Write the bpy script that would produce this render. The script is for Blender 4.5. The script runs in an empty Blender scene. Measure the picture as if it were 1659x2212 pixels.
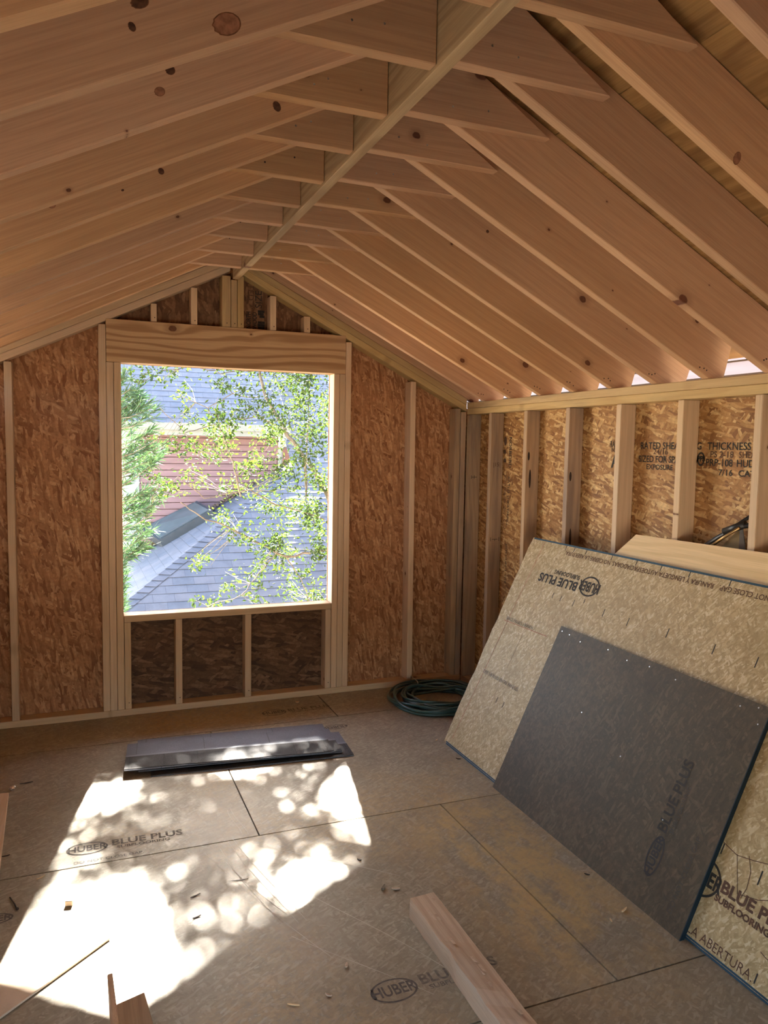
import bpy, bmesh, math, random
from mathutils import Vector, Matrix, noise
random.seed(7)
C = bpy.context.scene.collection
V = Vector
PI = math.pi

# ------------------------------------------------------------------ camera
F_PX, YAW, PITCH, ROLL = 1665.87, 0.3814, -0.084, 0.0167
CAM = V((0, -4.5646, 1.5686))
fwd = V((math.sin(YAW)*math.cos(PITCH), math.cos(YAW)*math.cos(PITCH), math.sin(PITCH)))
r0 = fwd.cross(V((0, 0, 1))).normalized(); u0 = r0.cross(fwd)
right = r0*math.cos(ROLL) + u0*math.sin(ROLL)
up = -r0*math.sin(ROLL) + u0*math.cos(ROLL)
cd = bpy.data.cameras.new('camera'); cam = bpy.data.objects.new('camera', cd); C.objects.link(cam)
cam.matrix_world = Matrix(((right.x, up.x, -fwd.x, CAM.x), (right.y, up.y, -fwd.y, CAM.y),
                           (right.z, up.z, -fwd.z, CAM.z), (0, 0, 0, 1)))
cd.sensor_fit = 'VERTICAL'; cd.sensor_height = 36; cd.lens = F_PX/2212*36
cd.clip_start = .05; cd.clip_end = 300
bpy.context.scene.camera = cam

def at(px, py, Y):
    """world point at distance plane y=Y seen in direction px,py (survey helper)"""
    d = right*((px-829.5)/F_PX) - up*((py-1106)/F_PX) + fwd
    return CAM + d*((Y-CAM.y)/d.y)

# ------------------------------------------------------------------ node helpers
class NT:
    def __init__(s, name):
        s.m = bpy.data.materials.new(name); s.m.use_nodes = True
        s.t = s.m.node_tree; s.t.nodes.clear()
        s.out = s.t.nodes.new('ShaderNodeOutputMaterial')
    def n(s, typ, **kw):
        nd = s.t.nodes.new(typ)
        for k, v in kw.items(): setattr(nd, k, v)
        return nd
    def l(s, a, b): s.t.links.new(a, b)
    def put(s, sock, v):
        if isinstance(v, bpy.types.NodeSocket): s.l(v, sock)
        else: sock.default_value = v
    def math(s, op, a, b=0.0, c=0.0, clamp=False):
        nd = s.n('ShaderNodeMath', operation=op); nd.use_clamp = clamp
        s.put(nd.inputs[0], a); s.put(nd.inputs[1], b)
        if op in ('MULTIPLY_ADD',): s.put(nd.inputs[2], c)
        return nd.outputs[0]
    def vm(s, op, a, b=(0, 0, 0)):
        nd = s.n('ShaderNodeVectorMath', operation=op)
        s.put(nd.inputs[0], a)
        if op == 'SCALE': s.put(nd.inputs['Scale'], b)
        elif op not in ('LENGTH',): s.put(nd.inputs[1], b)
        return nd.outputs['Value'] if op in ('LENGTH', 'DOT_PRODUCT') else nd.outputs[0]
    def mix(s, f, a, b, mode='MIX'):
        nd = s.n('ShaderNodeMix', data_type='RGBA', blend_type=mode)
        s.put(nd.inputs[0], f); s.put(nd.inputs[6], a); s.put(nd.inputs[7], b)
        return nd.outputs[2]
    def maprange(s, v, a, b, c=0.0, d=1.0, smooth=True):
        nd = s.n('ShaderNodeMapRange'); nd.interpolation_type = 'SMOOTHSTEP' if smooth else 'LINEAR'
        s.put(nd.inputs[0], v); s.put(nd.inputs[1], a); s.put(nd.inputs[2], b); s.put(nd.inputs[3], c); s.put(nd.inputs[4], d)
        return nd.outputs[0]
    def noise(s, vec, scale=1.0, detail=3.0, rough=.55, dist=0.0):
        nd = s.n('ShaderNodeTexNoise'); s.put(nd.inputs['Vector'], vec)
        s.put(nd.inputs['Scale'], scale); nd.inputs['Detail'].default_value = detail
        nd.inputs['Roughness'].default_value = rough; nd.inputs['Distortion'].default_value = dist
        return nd.outputs['Fac']
    def ramp(s, f, stops):
        nd = s.n('ShaderNodeValToRGB'); e = nd.color_ramp.elements
        while len(e) < len(stops): e.new(.5)
        for i, (p, c) in enumerate(stops): e[i].position = p; e[i].color = (*c, 1)
        s.l(f, nd.inputs[0]); return nd.outputs[0]
    def bsdf(s, col, rough=.8, bump=None, bstr=.3, bdist=.002, metal=0.0, spec=.3):
        b = s.n('ShaderNodeBsdfPrincipled')
        s.put(b.inputs['Base Color'], col); s.put(b.inputs['Roughness'], rough)
        b.inputs['Metallic'].default_value = metal; b.inputs['Specular IOR Level'].default_value = spec
        if bump is not None:
            bn = s.n('ShaderNodeBump'); bn.inputs['Strength'].default_value = bstr; bn.inputs['Distance'].default_value = bdist
            s.l(bump, bn.inputs['Height']); s.l(bn.outputs[0], b.inputs['Normal'])
        s.l(b.outputs[0], s.out.inputs[0]); return b

def c4(c): return (*c, 1)

def wood(name, light, dark, knot=(.10, .04, .02), ring=.45, weather=0.0, wcol=(.25, .22, .19), kden=1.0, rfreq=1.0):
    s = NT(name)
    tc = s.n('ShaderNodeTexCoord'); oi = s.n('ShaderNodeObjectInfo')
    off = s.vm('SCALE', (17.3, 3.1, 5.7), oi.outputs['Random'])
    P = s.vm('ADD', tc.outputs['Object'], off)
    sp = s.n('ShaderNodeSeparateXYZ'); s.l(P, sp.inputs[0])
    x, y, z = sp.outputs
    cb = s.n('ShaderNodeCombineXYZ'); s.l(x, cb.inputs[0]); s.l(z, cb.inputs[1])
    q = cb.outputs[0]; sc = (1.25*kden, 5.5, 1)
    vo = s.n('ShaderNodeTexVoronoi', voronoi_dimensions='2D'); s.l(s.vm('MULTIPLY', q, sc), vo.inputs['Vector']); vo.inputs['Scale'].default_value = 1
    pos = s.vm('DIVIDE', vo.outputs['Position'], sc)
    dlt = s.vm('MULTIPLY', s.vm('SUBTRACT', pos, q), (.75, 1, 0))
    wob = s.math('MULTIPLY', s.math('SUBTRACT', s.noise(P, 60, 2), .5), .006)
    d = s.math('ADD', s.vm('LENGTH', dlt), wob)
    cs = s.n('ShaderNodeSeparateColor'); s.l(vo.outputs['Color'], cs.inputs[0])
    rad = s.math('MULTIPLY_ADD', s.math('POWER', cs.outputs[0], 2.4), .019, .0025)
    kn = s.maprange(d, rad, s.math('MULTIPLY', rad, .72))
    halo = s.maprange(d, s.math('MULTIPLY', rad, 2.6), rad)
    swirl = s.math('MULTIPLY', s.math('EXPONENT', s.math('MULTIPLY', d, -28.0)), s.math('MULTIPLY', cs.outputs[0], 7.0))
    lo = s.noise(s.vm('MULTIPLY', P, (.7, 5, 5)), 1.0, 2)
    rc = s.math('ADD', s.math('ADD', s.math('MULTIPLY', z, 190.0*rfreq), s.math('MULTIPLY', y, 60.0)), s.math('MULTIPLY', lo, 34.0))
    rc = s.math('ADD', rc, swirl)
    sn = s.math('SINE', rc)
    rg = s.maprange(sn, -.2, 1.0)
    fib = s.noise(s.vm('MULTIPLY', P, (5, 260, 260)), 1.0, 3)
    col = s.mix(s.math('MULTIPLY', rg, ring), c4(light), c4(dark))
    blo = s.noise(s.vm('MULTIPLY', P, (1.5, 9, 9)), 1.0, 3)
    col = s.mix(s.maprange(blo, .45, .8, 0, .45), col, c4(dark))
    col = s.mix(s.maprange(fib, .35, .7, 0, .28), col, c4([c*.72 for c in dark]))
    col = s.mix(s.math('MULTIPLY', halo, .5), col, c4([c*.75 for c in dark]))
    ktone = s.mix(s.noise(P, 90, 2), c4(knot), c4([min(1, k*2.3) for k in knot]))
    col = s.mix(kn, col, ktone)
    if weather:
        w = s.noise(s.vm('MULTIPLY', P, (2.2, 14, 14)), 1.0, 4)
        col = s.mix(s.maprange(w, .42, .72, 0, weather), col, c4(wcol))
    hv = s.n('ShaderNodeHueSaturation'); s.l(col, hv.inputs['Color'])
    s.l(s.maprange(oi.outputs['Random'], 0, 1, .9, 1.1, False), hv.inputs['Value'])
    r2 = s.math('FRACT', s.math('MULTIPLY', oi.outputs['Random'], 7.77))
    s.l(s.maprange(r2, 0, 1, .92, 1.04, False), hv.inputs['Saturation'])
    s.l(s.maprange(r2, 0, 1, .4965, .503, False), hv.inputs['Hue'])
    s.bsdf(hv.outputs[0], .72, s.math('ADD', fib, s.math('MULTIPLY', rg, .4)), .25, .0012)
    return s.m

def strands(s, P, layers, sx, sy, stops, thr=.45, seed=0.0, dirz=PI/2, spread=1.2, contrast=.25):
    """wood flakes: several layers of stretched cells, each at its own angle"""
    res = None; hgt = None
    for i in range(layers):
        a = dirz + spread*(((i*0.618+.13+seed*.37) % 1)*2-1)
        mp = s.n('ShaderNodeMapping'); mp.vector_type = 'POINT'
        s.l(P, mp.inputs[0]); mp.inputs['Rotation'].default_value = (0, 0, -a)
        mp.inputs['Location'].default_value = (seed*3.1+i*1.7, i*2.3, 0)
        k = .75+.55*((i*.37) % 1)
        v2 = s.vm('MULTIPLY', mp.outputs[0], (sx*k, sy*k, 1))
        vo = s.n('ShaderNodeTexVoronoi', voronoi_dimensions='2D', distance='EUCLIDEAN'); vo.inputs['Scale'].default_value = 1
        s.l(v2, vo.inputs['Vector'])
        cs = s.n('ShaderNodeSeparateColor'); s.l(vo.outputs['Color'], cs.inputs[0])
        col = s.ramp(cs.outputs[1], stops)
        edge = s.maprange(vo.outputs['Distance'], .3, .75, 0, contrast)
        col = s.mix(edge, col, c4([c*.5 for c in stops[0][1]]))
        if res is None: res = col; hgt = cs.outputs[2]
        else:
            m = s.math('GREATER_THAN', cs.outputs[0], thr)
            res = s.mix(m, res, col)
            hm = s.n('ShaderNodeMix', data_type='FLOAT'); s.l(m, hm.inputs[0]); s.l(hgt, hm.inputs[2]); s.l(cs.outputs[2], hm.inputs[3]); hgt = hm.outputs[0]
    return res, hgt

def osb(name, stops, sx=11, sy=52, layers=7, dirz=PI/2, spread=1.3, tint=(.5, .5, .5), tamt=0.0, seed=0.0, spec=.25):
    s = NT(name); tc = s.n('ShaderNodeTexCoord'); P = tc.outputs['Object']
    wp = s.vm('ADD', P, s.vm('SCALE', s.vm('SUBTRACT', s.noisecol(P, 9), (.5, .5, .5)), .03))
    col, h = strands(s, wp, layers, sx, sy, stops, .42, seed, dirz, spread)
    fine = s.noise(s.vm('MULTIPLY', P, (60, 60, 60)), 1.0, 3)
    col = s.mix(s.maprange(fine, .35, .7, 0, .35), col, c4([c*.7 for c in stops[0][1]]))
    big = s.noise(P, 2.2, 3)
    col = s.mix(s.maprange(big, .35, .7, 0, .30), col, c4(stops[1][1]))
    if tamt: col = s.mix(tamt, col, c4(tint))
    s.bsdf(col, .62, h, .5, .0015, spec=spec)
    return s.m
def _nc(s, vec, scale):
    nd = s.n('ShaderNodeTexNoise'); s.put(nd.inputs['Vector'], vec); nd.inputs['Scale'].default_value = scale; nd.inputs['Detail'].default_value = 2
    return nd.outputs['Color']
NT.noisecol = _nc

def plain(name, col, rough=.7, metal=0.0, var=.15, scale=8, spec=.3, bump=0.0):
    s = NT(name); tc = s.n('ShaderNodeTexCoord'); n = s.noise(tc.outputs['Object'], scale, 4)
    c = s.mix(s.maprange(n, .3, .7, 0, 1), c4([x*(1-var) for x in col]), c4([min(1, x*(1+var)) for x in col]))
    s.bsdf(c, rough, n if bump else None, bump, .003, metal, spec)
    return s.m

M = {}
M['rafter'] = wood('fir_rafter_wood', (.61, .365, .20), (.45, .245, .125), knot=(.09, .033, .017), ring=.22, kden=1.25)
M['stud'] = wood('spruce_stud_wood', (.72, .52, .34), (.57, .38, .22), ring=.30, weather=.22, wcol=(.40, .31, .22))
M['stud_dirty'] = wood('weathered_stud_wood', (.50, .34, .21), (.34, .21, .125), ring=.35, weather=.65, wcol=(.20, .15, .125))
M['plate'] = wood('yellow_plate_wood', (.58, .41, .20), (.44, .28, .12), ring=.4, weather=.5, wcol=(.27, .20, .12))
M['header'] = wood('pine_header_wood', (.66, .43, .23), (.40, .22, .10), ring=.9, kden=.9, rfreq=.6)
M['ridge'] = wood('ridge_board_wood', (.52, .37, .20), (.33, .21, .10), ring=.6, weather=.4, wcol=(.27, .20, .12))
M['fresh'] = wood('fresh_sawn_plywood', (.78, .57, .32), (.62, .42, .20), ring=.5, kden=.5)
M['old'] = wood('splintered_lumber_wood', (.60, .46, .33), (.42, .28, .18), ring=.5, weather=.3, wcol=(.55, .48, .40))
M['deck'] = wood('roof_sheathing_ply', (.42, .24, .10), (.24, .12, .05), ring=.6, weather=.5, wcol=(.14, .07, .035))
STOPS_GABLE = [(0, (.25, .10, .045)), (.3, (.40, .19, .09)), (.65, (.52, .265, .125)), (1, (.66, .39, .21))]
STOPS_RIGHT = [(0, (.20, .085, .03)), (.3, (.38, .18, .06)), (.65, (.55, .31, .115)), (1, (.78, .53, .25))]
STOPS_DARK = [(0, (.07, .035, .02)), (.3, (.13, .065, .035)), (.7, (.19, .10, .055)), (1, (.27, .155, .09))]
M['osb_gable'] = osb('gable_strand_board', STOPS_GABLE, 14, 75, 8, PI/2, 1.2, seed=.3)
M['osb_right'] = osb('side_strand_board', STOPS_RIGHT, 13, 66, 9, .3, 1.57, seed=.7)
M['osb_dark'] = osb('sill_shade_strand_board', STOPS_DARK, 11, 50, 6, 0, 1.2, seed=.5)  # shade under the window sill put into the board colour

def subfloor(name, base, dark, light, dust, dustamt, seed=0., flake=(26, 120), streak=.5, spec=.25, rough=.6, sawdust=False):
    s = NT(name); tc = s.n('ShaderNodeTexCoord'); P = tc.outputs['Object']
    stops = [(0, dark), (.35, [a*.55+b*.45 for a, b in zip(dark, base)]), (.7, base), (1, light)]
    wp = s.vm('ADD', P, s.vm('SCALE', s.vm('SUBTRACT', s.noisecol(P, 14), (.5, .5, .5)), .02))
    col, h = strands(s, wp, 5, flake[0], flake[1], stops, .5, seed, 0, 1.5, .12)
    col = s.mix(1-streak, col, c4(base))
    n1 = s.noise(P, 3.2, 5, .6); n2 = s.noise(s.vm('ADD', P, (7, 3, 0)), 1.1, 4, .6); n3 = s.noise(P, 38, 4, .7)
    col = s.mix(s.maprange(n1, .42, .72, 0, .45), col, c4(dark))
    col = s.mix(s.maprange(n3, .50, .75, 0, .35), col, c4(light))
    dm = s.math('MULTIPLY', s.maprange(n2, .46, .68), s.maprange(n3, .30, .62))
    col = s.mix(s.math('MULTIPLY', dm, dustamt), col, c4(dust))
    if sawdust:
        sp = s.n('ShaderNodeSeparateXYZ'); s.l(P, sp.inputs[0])
        mx = s.maprange(s.math('ABSOLUTE', s.math('SUBTRACT', sp.outputs[0], 1.52)), .42, .08); my = s.maprange(s.math('ABSOLUTE', s.math('SUBTRACT', sp.outputs[1], -2.2)), .75, .35)
        sw = s.noise(s.vm('MULTIPLY', P, (7, 3.5, 1)), 1.0, 5, .65)
        k_ = s.math('MULTIPLY', s.math('MULTIPLY', mx, my), s.maprange(sw, .40, .58)); k_ = s.math('MULTIPLY', k_, s.maprange(n3, .25, .6, .35, 1))
        col = s.mix(s.math('MULTIPLY', k_, .85), col, c4((.50, .35, .15)))
    geo = s.n('ShaderNodeNewGeometry')
    hv = s.n('ShaderNodeHueSaturation'); s.l(col, hv.inputs['Color'])
    s.l(s.maprange(geo.outputs['Random Per Island'], 0, 1, .93, 1.07, False), hv.inputs['Value'])
    s.bsdf(hv.outputs[0], rough, s.math('ADD', h, n3), .25, .001, spec=spec)
    return s.m
M['floor'] = subfloor('scuffed_subfloor', (.33, .285, .205), (.18, .152, .112), (.48, .42, .325), (.42, .28, .12), .6, .2, (34, 140), .5, spec=.4, rough=.48, sawdust=True)
M['panel_tan'] = subfloor('subfloor_panel_face', (.47, .345, .18), (.28, .195, .09), (.66, .55, .36), (.46, .34, .16), .35, .6, (50, 170), .75)
M['panel_grey'] = subfloor('grey_panel_face', (.086, .063, .037), (.048, .037, .024), (.165, .122, .072), (.18, .12, .065), .3, .9, (30, 125), .45)
M['blue_edge'] = plain('blue_edge_paint', (.02, .055, .085), .6)
M['dark_gap'] = plain('dark_gap', (.02, .022, .025), .9)
M['ink'] = plain('black_ink', (.035, .03, .026), .8, var=.3, scale=60)
M['ink_faint'] = plain('faded_ink', (.12, .105, .095), .8, var=.3, scale=60)
M['ink_worn'] = plain('worn_floor_ink', (.165, .14, .115), .8, var=.35, scale=50)
M['ink_brown'] = plain('brown_ink', (.10, .05, .03), .8, var=.3, scale=60)
M['red'] = plain('red_chalk', (.33, .12, .07), .9)
M['nail'] = plain('nail_steel', (.55, .53, .5), .3, .9)
M['rust'] = plain('rusty_nail', (.05, .035, .03), .6, .5)
M['hose'] = plain('dark_green_hose', (.035, .085, .080), .28, spec=.7)
M['brass'] = plain('brass_fitting', (.45, .28, .12), .35, .8)
M['black'] = plain('black_metal', (.03, .026, .024), .4, .3, spec=.5)
M['canvas'] = plain('tan_canvas', (.36, .25, .13), .9)
M['foil'] = plain('crumpled_foil', (.8, .82, .86), .15, .9)
M['white'] = plain('white_trim_paint', (.30, .315, .30), .5, var=.04)
M['beige'] = plain('beige_gutter_paint', (.27, .26, .21), .5, var=.05)
M['skyframe'] = plain('grey_skylight_frame', (.055, .065, .075), .4, .3, var=.08)
M['skyglass'] = plain('skylight_glass', (.08, .10, .105), .25, .0, var=.15, scale=2, spec=.4)
M['bark'] = plain('pale_bark', (.20, .165, .12), .9, var=.35, scale=30, bump=.5)
M['litter'] = plain('dry_leaf_litter', (.20, .12, .07), .9, var=.5, scale=40)
M['ground'] = plain('pale_ground', (.42, .38, .30), .95, var=.2, scale=.6)
M['lead'] = plain('grey_adhesive', (.20, .22, .27), .6)

def siding_mat(name, col):
    s = NT(name); tc = s.n('ShaderNodeTexCoord')
    n = s.noise(s.vm('MULTIPLY', tc.outputs['Object'], (1.5, 20, 20)), 1, 4)
    s.bsdf(s.mix(s.maprange(n, .3, .75), c4(col), c4([c*.78 for c in col])), .6)
    return s.m
M['pink'] = siding_mat('dusty_pink_siding', (.27, .16, .155))
M['palesiding'] = siding_mat('pale_pink_siding', (.22, .175, .16))

def shingle_mat(name, c1, c2, c3, sx, sy):
    s = NT(name); tc = s.n('ShaderNodeTexCoord')
    br = s.n('ShaderNodeTexBrick'); s.l(tc.outputs['Object'], br.inputs['Vector'])
    br.inputs['Scale'].default_value = 1; br.inputs['Brick Width'].default_value = sx; br.inputs['Row Height'].default_value = sy
    br.inputs['Mortar Size'].default_value = .0025; br.inputs['Mortar Smooth'].default_value = .1; br.offset = .37; br.squash = 1
    br.inputs['Color1'].default_value = c4(c1); br.inputs['Color2'].default_value = c4(c2); br.inputs['Mortar'].default_value = c4([c*.45 for c in c1])
    g = s.noise(tc.outputs['Object'], 350, 2); b = s.noise(tc.outputs['Object'], 5, 3)
    col = s.mix(s.maprange(g, .35, .7, 0, .6), br.outputs[0], c4(c3))
    col = s.mix(s.maprange(b, .4, .7, 0, .35), col, c4([c*.7 for c in c1]))
    s.bsdf(col, .8, g, .6, .002, spec=.35); return s.m
M['shingle_roof'] = shingle_mat('blue_grey_roof_shingles', (.095, .10, .118), (.145, .132, .138), (.185, .195, .22), .27, .143)
M['shingle_slate'] = shingle_mat('slate_blue_shingle', (.14, .15, .19), (.16, .17, .21), (.27, .29, .35), .33, .4)
M['shingle_dark'] = shingle_mat('charcoal_shingle_tabs', (.03, .03, .034), (.045, .042, .045), (.12, .118, .12), .16, .5)

def leaf_mat(name, col, tr, amt=.55):
    s = NT(name); geo = s.n('ShaderNodeNewGeometry')
    rnd = geo.outputs['Random Per Island']
    c = s.mix(rnd, c4(col), c4([col[0]*1.5, col[1]*1.15, col[2]*.8]))
    t = s.mix(rnd, c4(tr), c4([tr[0]*1.35, tr[1]*1.05, tr[2]*.7]))
    d = s.n('ShaderNodeBsdfPrincipled'); s.l(c, d.inputs['Base Color']); d.inputs['Roughness'].default_value = .45
    tl = s.n('ShaderNodeBsdfTranslucent'); s.l(t, tl.inputs[0])
    mx = s.n('ShaderNodeMixShader'); mx.inputs[0].default_value = amt
    s.l(d.outputs[0], mx.inputs[1]); s.l(tl.outputs[0], mx.inputs[2]); s.l(mx.outputs[0], s.out.inputs[0]); return s.m
M['leaf'] = leaf_mat('spring_green_leaf', (.05, .088, .03), (.038, .078, .012))
M['leaf_blue'] = leaf_mat('needle_green_leaf', (.055, .115, .062), (.038, .098, .036), .4)

# ------------------------------------------------------------------ object helpers
def frame(X, Z, o=(0, 0, 0)):
    X = V(X).normalized(); Y = V(Z).cross(X).normalized(); Zz = X.cross(Y)
    o = V(o)
    return Matrix(((X.x, Y.x, Zz.x, o.x), (X.y, Y.y, Zz.y, o.y), (X.z, Y.z, Zz.z, o.z), (0, 0, 0, 1)))
ID = Matrix.Identity(4)
def link(name, me, mat, fr=ID, parent=None):
    ob = bpy.data.objects.new(name, me)
    if mat is not None and len(me.materials) == 0: me.materials.append(mat)
    C.objects.link(ob)
    if parent is not None:
        ob.parent = parent; ob.matrix_parent_inverse = Matrix.Identity(4)
        ob.matrix_local = wm(parent).inverted() @ fr
        ob['_wm'] = [c for r in fr for c in r]
    else:
        ob.matrix_world = fr; ob['_wm'] = [c for r in fr for c in r]
    return ob
def wm(o):
    a = list(o['_wm']); return Matrix((a[0:4], a[4:8], a[8:12], a[12:16]))
def tag(o, label=None, cat=None, group=None, kind=None):
    if label: o['label'] = label
    if cat: o['category'] = cat
    if group: o['group'] = group
    if kind: o['kind'] = kind
    return o
def empty(name, loc, fr=None):
    ob = bpy.data.objects.new(name, None); C.objects.link(ob); ob.empty_display_size = .1
    f = fr if fr is not None else Matrix.Translation(V(loc))
    ob.matrix_world = f; ob['_wm'] = [c for r in f for c in r]; return ob
def from_bm(name, bm, mat, fr=ID, parent=None, smooth=False):
    bm.transform(fr.inverted()); me = bpy.data.meshes.new(name); 
    if smooth:
        for f in bm.faces: f.smooth = True
    bm.to_mesh(me); bm.free()
    return link(name, me, mat, fr, parent)
def prism(name, prof, ext, mat, X, Z, parent=None, bev=.0025, origin=None, jig=0.0):
    """prof: list of world points of one face; ext: world extrusion vector"""
    bm = bmesh.new(); a = [bm.verts.new(V(p)) for p in prof]; b = [bm.verts.new(V(p)+V(ext)) for p in prof]
    n = len(a); bm.faces.new(a); bm.faces.new(b[::-1])
    for i in range(n): bm.faces.new((a[i], b[i], b[(i+1) % n], a[(i+1) % n]))
    bmesh.ops.recalc_face_normals(bm, faces=bm.faces)
    if bev: bmesh.ops.bevel(bm, geom=list(bm.edges), offset=bev, segments=1, affect='EDGES', profile=.5)
    o = origin or prof[0]
    return from_bm(name, bm, mat, frame(X, Z, o), parent)
def boxw(name, x0, x1, y0, y1, z0, z1, mat, long='x', parent=None, bev=.0025):
    """box of lumber; local X along its length, local Y through its thickness"""
    prof = [(x0, y0, z0), (x1, y0, z0), (x1, y0, z1), (x0, y0, z1)]
    X = {'x': (1, 0, 0), 'y': (0, 1, 0), 'z': (0, 0, 1)}[long]
    dims = {'x': x1-x0, 'y': y1-y0, 'z': z1-z0}; others = [k for k in 'xyz' if k != long]
    wide = max(others, key=lambda k: dims[k]); Z = {'x': (1, 0, 0), 'y': (0, 1, 0), 'z': (0, 0, 1)}[wide]
    return prism(name, prof, (0, y1-y0, 0), mat, X, Z, parent, bev)
def stud(name, x0, x1, y0, y1, z0, z1, mat, label, cat='stud', group=None, lean=0.0):
    prof = [(x0, y0, z0), (x1, y0, z0), (x1+lean, y0, z1), (x0+lean, y0, z1)]
    wide = (1, 0, 0) if (x1-x0) > (y1-y0) else (0, 1, 0)
    o = prism(name, prof, (0, y1-y0, 0), mat, (0, 0, 1), wide)
    return tag(o, label, cat, group)
def tube(bm, pts, r, seg=8, r1=None):
    pts = [V(p) for p in pts]; n = len(pts); prev = None; up_ = None
    for i, p in enumerate(pts):
        t = (pts[min(i+1, n-1)]-pts[max(i-1, 0)])
        if t.length < 1e-9: t = V((0, 0, 1))
        t.normalize()
        if up_ is None: up_ = t.orthogonal().normalized()
        up_ = (up_-t*up_.dot(t)); up_ = up_.normalized() if up_.length > 1e-6 else t.orthogonal().normalized()
        w = t.cross(up_); rr = r if r1 is None else r+(r1-r)*i/(n-1)
        ring = [bm.verts.new(p+(up_*math.cos(2*PI*k/seg)+w*math.sin(2*PI*k/seg))*rr) for k in range(seg)]
        if prev:
            for k in range(seg): bm.faces.new((prev[k], prev[(k+1) % seg], ring[(k+1) % seg], ring[k]))
        else: bm.faces.new(ring[::-1])
        prev = ring
    bm.faces.new(prev)
def text(body, size, o, X, Y, mat, parent, name='printed_text', off=0.0, align='LEFT', sx=1.0, shear=0.0):
    cu = bpy.data.curves.new('tmp', 'FONT'); cu.body = body; cu.size = size; cu.offset = off; cu.resolution_u = 3; cu.shear = shear
    cu.align_x = align; cu.align_y = 'CENTER'
    tmp = bpy.data.objects.new('tmp', cu); C.objects.link(tmp)
    dg = bpy.context.evaluated_depsgraph_get(); me = bpy.data.meshes.new_from_object(tmp.evaluated_get(dg))
    bpy.data.objects.remove(tmp); me.materials.clear()
    for v in me.vertices: v.co.x *= sx
    X = V(X).normalized(); Z = X.cross(V(Y)).normalized(); me.name = name
    fr = frame(X, Z, V(o)+Z*.0009)
    return link(name, me, mat, fr, parent)
def ringmark(o, X, Y, a, b, w, mat, parent, name='printed_ring'):
    X = V(X).normalized(); Z = X.cross(V(Y)).normalized(); bm = bmesh.new(); N = 40
    i_ = [bm.verts.new((math.cos(2*PI*k/N)*(a-w), math.sin(2*PI*k/N)*(b-w), 0)) for k in range(N)]
    o_ = [bm.verts.new((math.cos(2*PI*k/N)*a, math.sin(2*PI*k/N)*b, 0)) for k in range(N)]
    for k in range(N): bm.faces.new((i_[k], o_[k], o_[(k+1) % N], i_[(k+1) % N]))
    me = bpy.data.meshes.new(name); bm.to_mesh(me); bm.free()
    return link(name, me, mat, frame(X, Z, V(o)+Z*.0009), parent)
def strokes(name, segs, w, o, X, Y, mat, parent):
    """flat pen or chalk strokes in the X/Y plane; segs are polylines of (x,y)"""
    X = V(X).normalized(); Z = X.cross(V(Y)).normalized(); bm = bmesh.new()
    for pl in segs:
        for (x0, y0), (x1, y1) in zip(pl, pl[1:]):
            d = V((x1-x0, y1-y0, 0)); 
            if d.length < 1e-6: continue
            d.normalize(); n = V((-d.y, d.x, 0))*w/2
            p, q = V((x0, y0, 0)), V((x1, y1, 0))
            bm.faces.new([bm.verts.new(c) for c in (p-n, q-n, q+n, p+n)])
    me = bpy.data.meshes.new(name); bm.to_mesh(me); bm.free()
    return link(name, me, mat, frame(X, Z, V(o)+Z*.0007), parent)
def logo(o, X, Y, k, mat, parent, full=True, a=.072, b=.034, m2=None):
    """oval mill stamp with lettering beside it"""
    X = V(X).normalized(); Y = V(Y).normalized(); o = V(o)
    ringmark(o, X, Y, a*k, b*k, .006*k, mat, parent)
    text('HUBER', .046*k*(b/.034)**.8, o, X, Y, mat, parent, off=.0012*k, align='CENTER', sx=.95*(a/.072)/(b/.034)**.8)
    if full:
        text('BLUE PLUS', .058*k, o+X*(a+.012)*k+Y*.012*k, X, Y, m2 or mat, parent, off=.0015*k, sx=.95)
        text('SUBFLOORING', .026*k, o+X*(a+.03)*k-Y*.025*k, X, Y, m2 or mat, parent, off=.0006*k, sx=1.1)
def nails(pts, nrm, mat, parent, r=.003, name='nail_head'):
    nrm = V(nrm).normalized()
    for p in pts:
        bm = bmesh.new(); bmesh.ops.create_cone(bm, cap_ends=True, segments=10, radius1=r, radius2=r*.8, depth=.0016)
        fr = frame(nrm.orthogonal(), nrm, V(p)+nrm*.0008)
        me = bpy.data.meshes.new(name); bm.to_mesh(me); bm.free(); link(name, me, mat, fr, parent)

# ------------------------------------------------------------------ dimensions (metres)
W = 2.409; XL = -.665; XR = .881; ZR = 2.637; S = .5; YB = -5.35
ZP = 1.8686; ZPB = 1.792
def zu(x):  # underside of the rafters
    return ZR - S*abs(x-.872)
def zd(x): return zu(x) + .206
def zrk(x):  # lower edge of the rake plates
    return 2.5765 - (.5 if x > .872 else .485)*abs(x-.872)
ORD = ['first', 'second', 'third', 'fourth', 'fifth', 'sixth', 'seventh', 'eighth', 'ninth', 'tenth', 'eleventh', 'twelfth', 'thirteenth', 'fourteenth', 'fifteenth', 'sixteenth', 'seventeenth', 'eighteenth']

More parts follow.
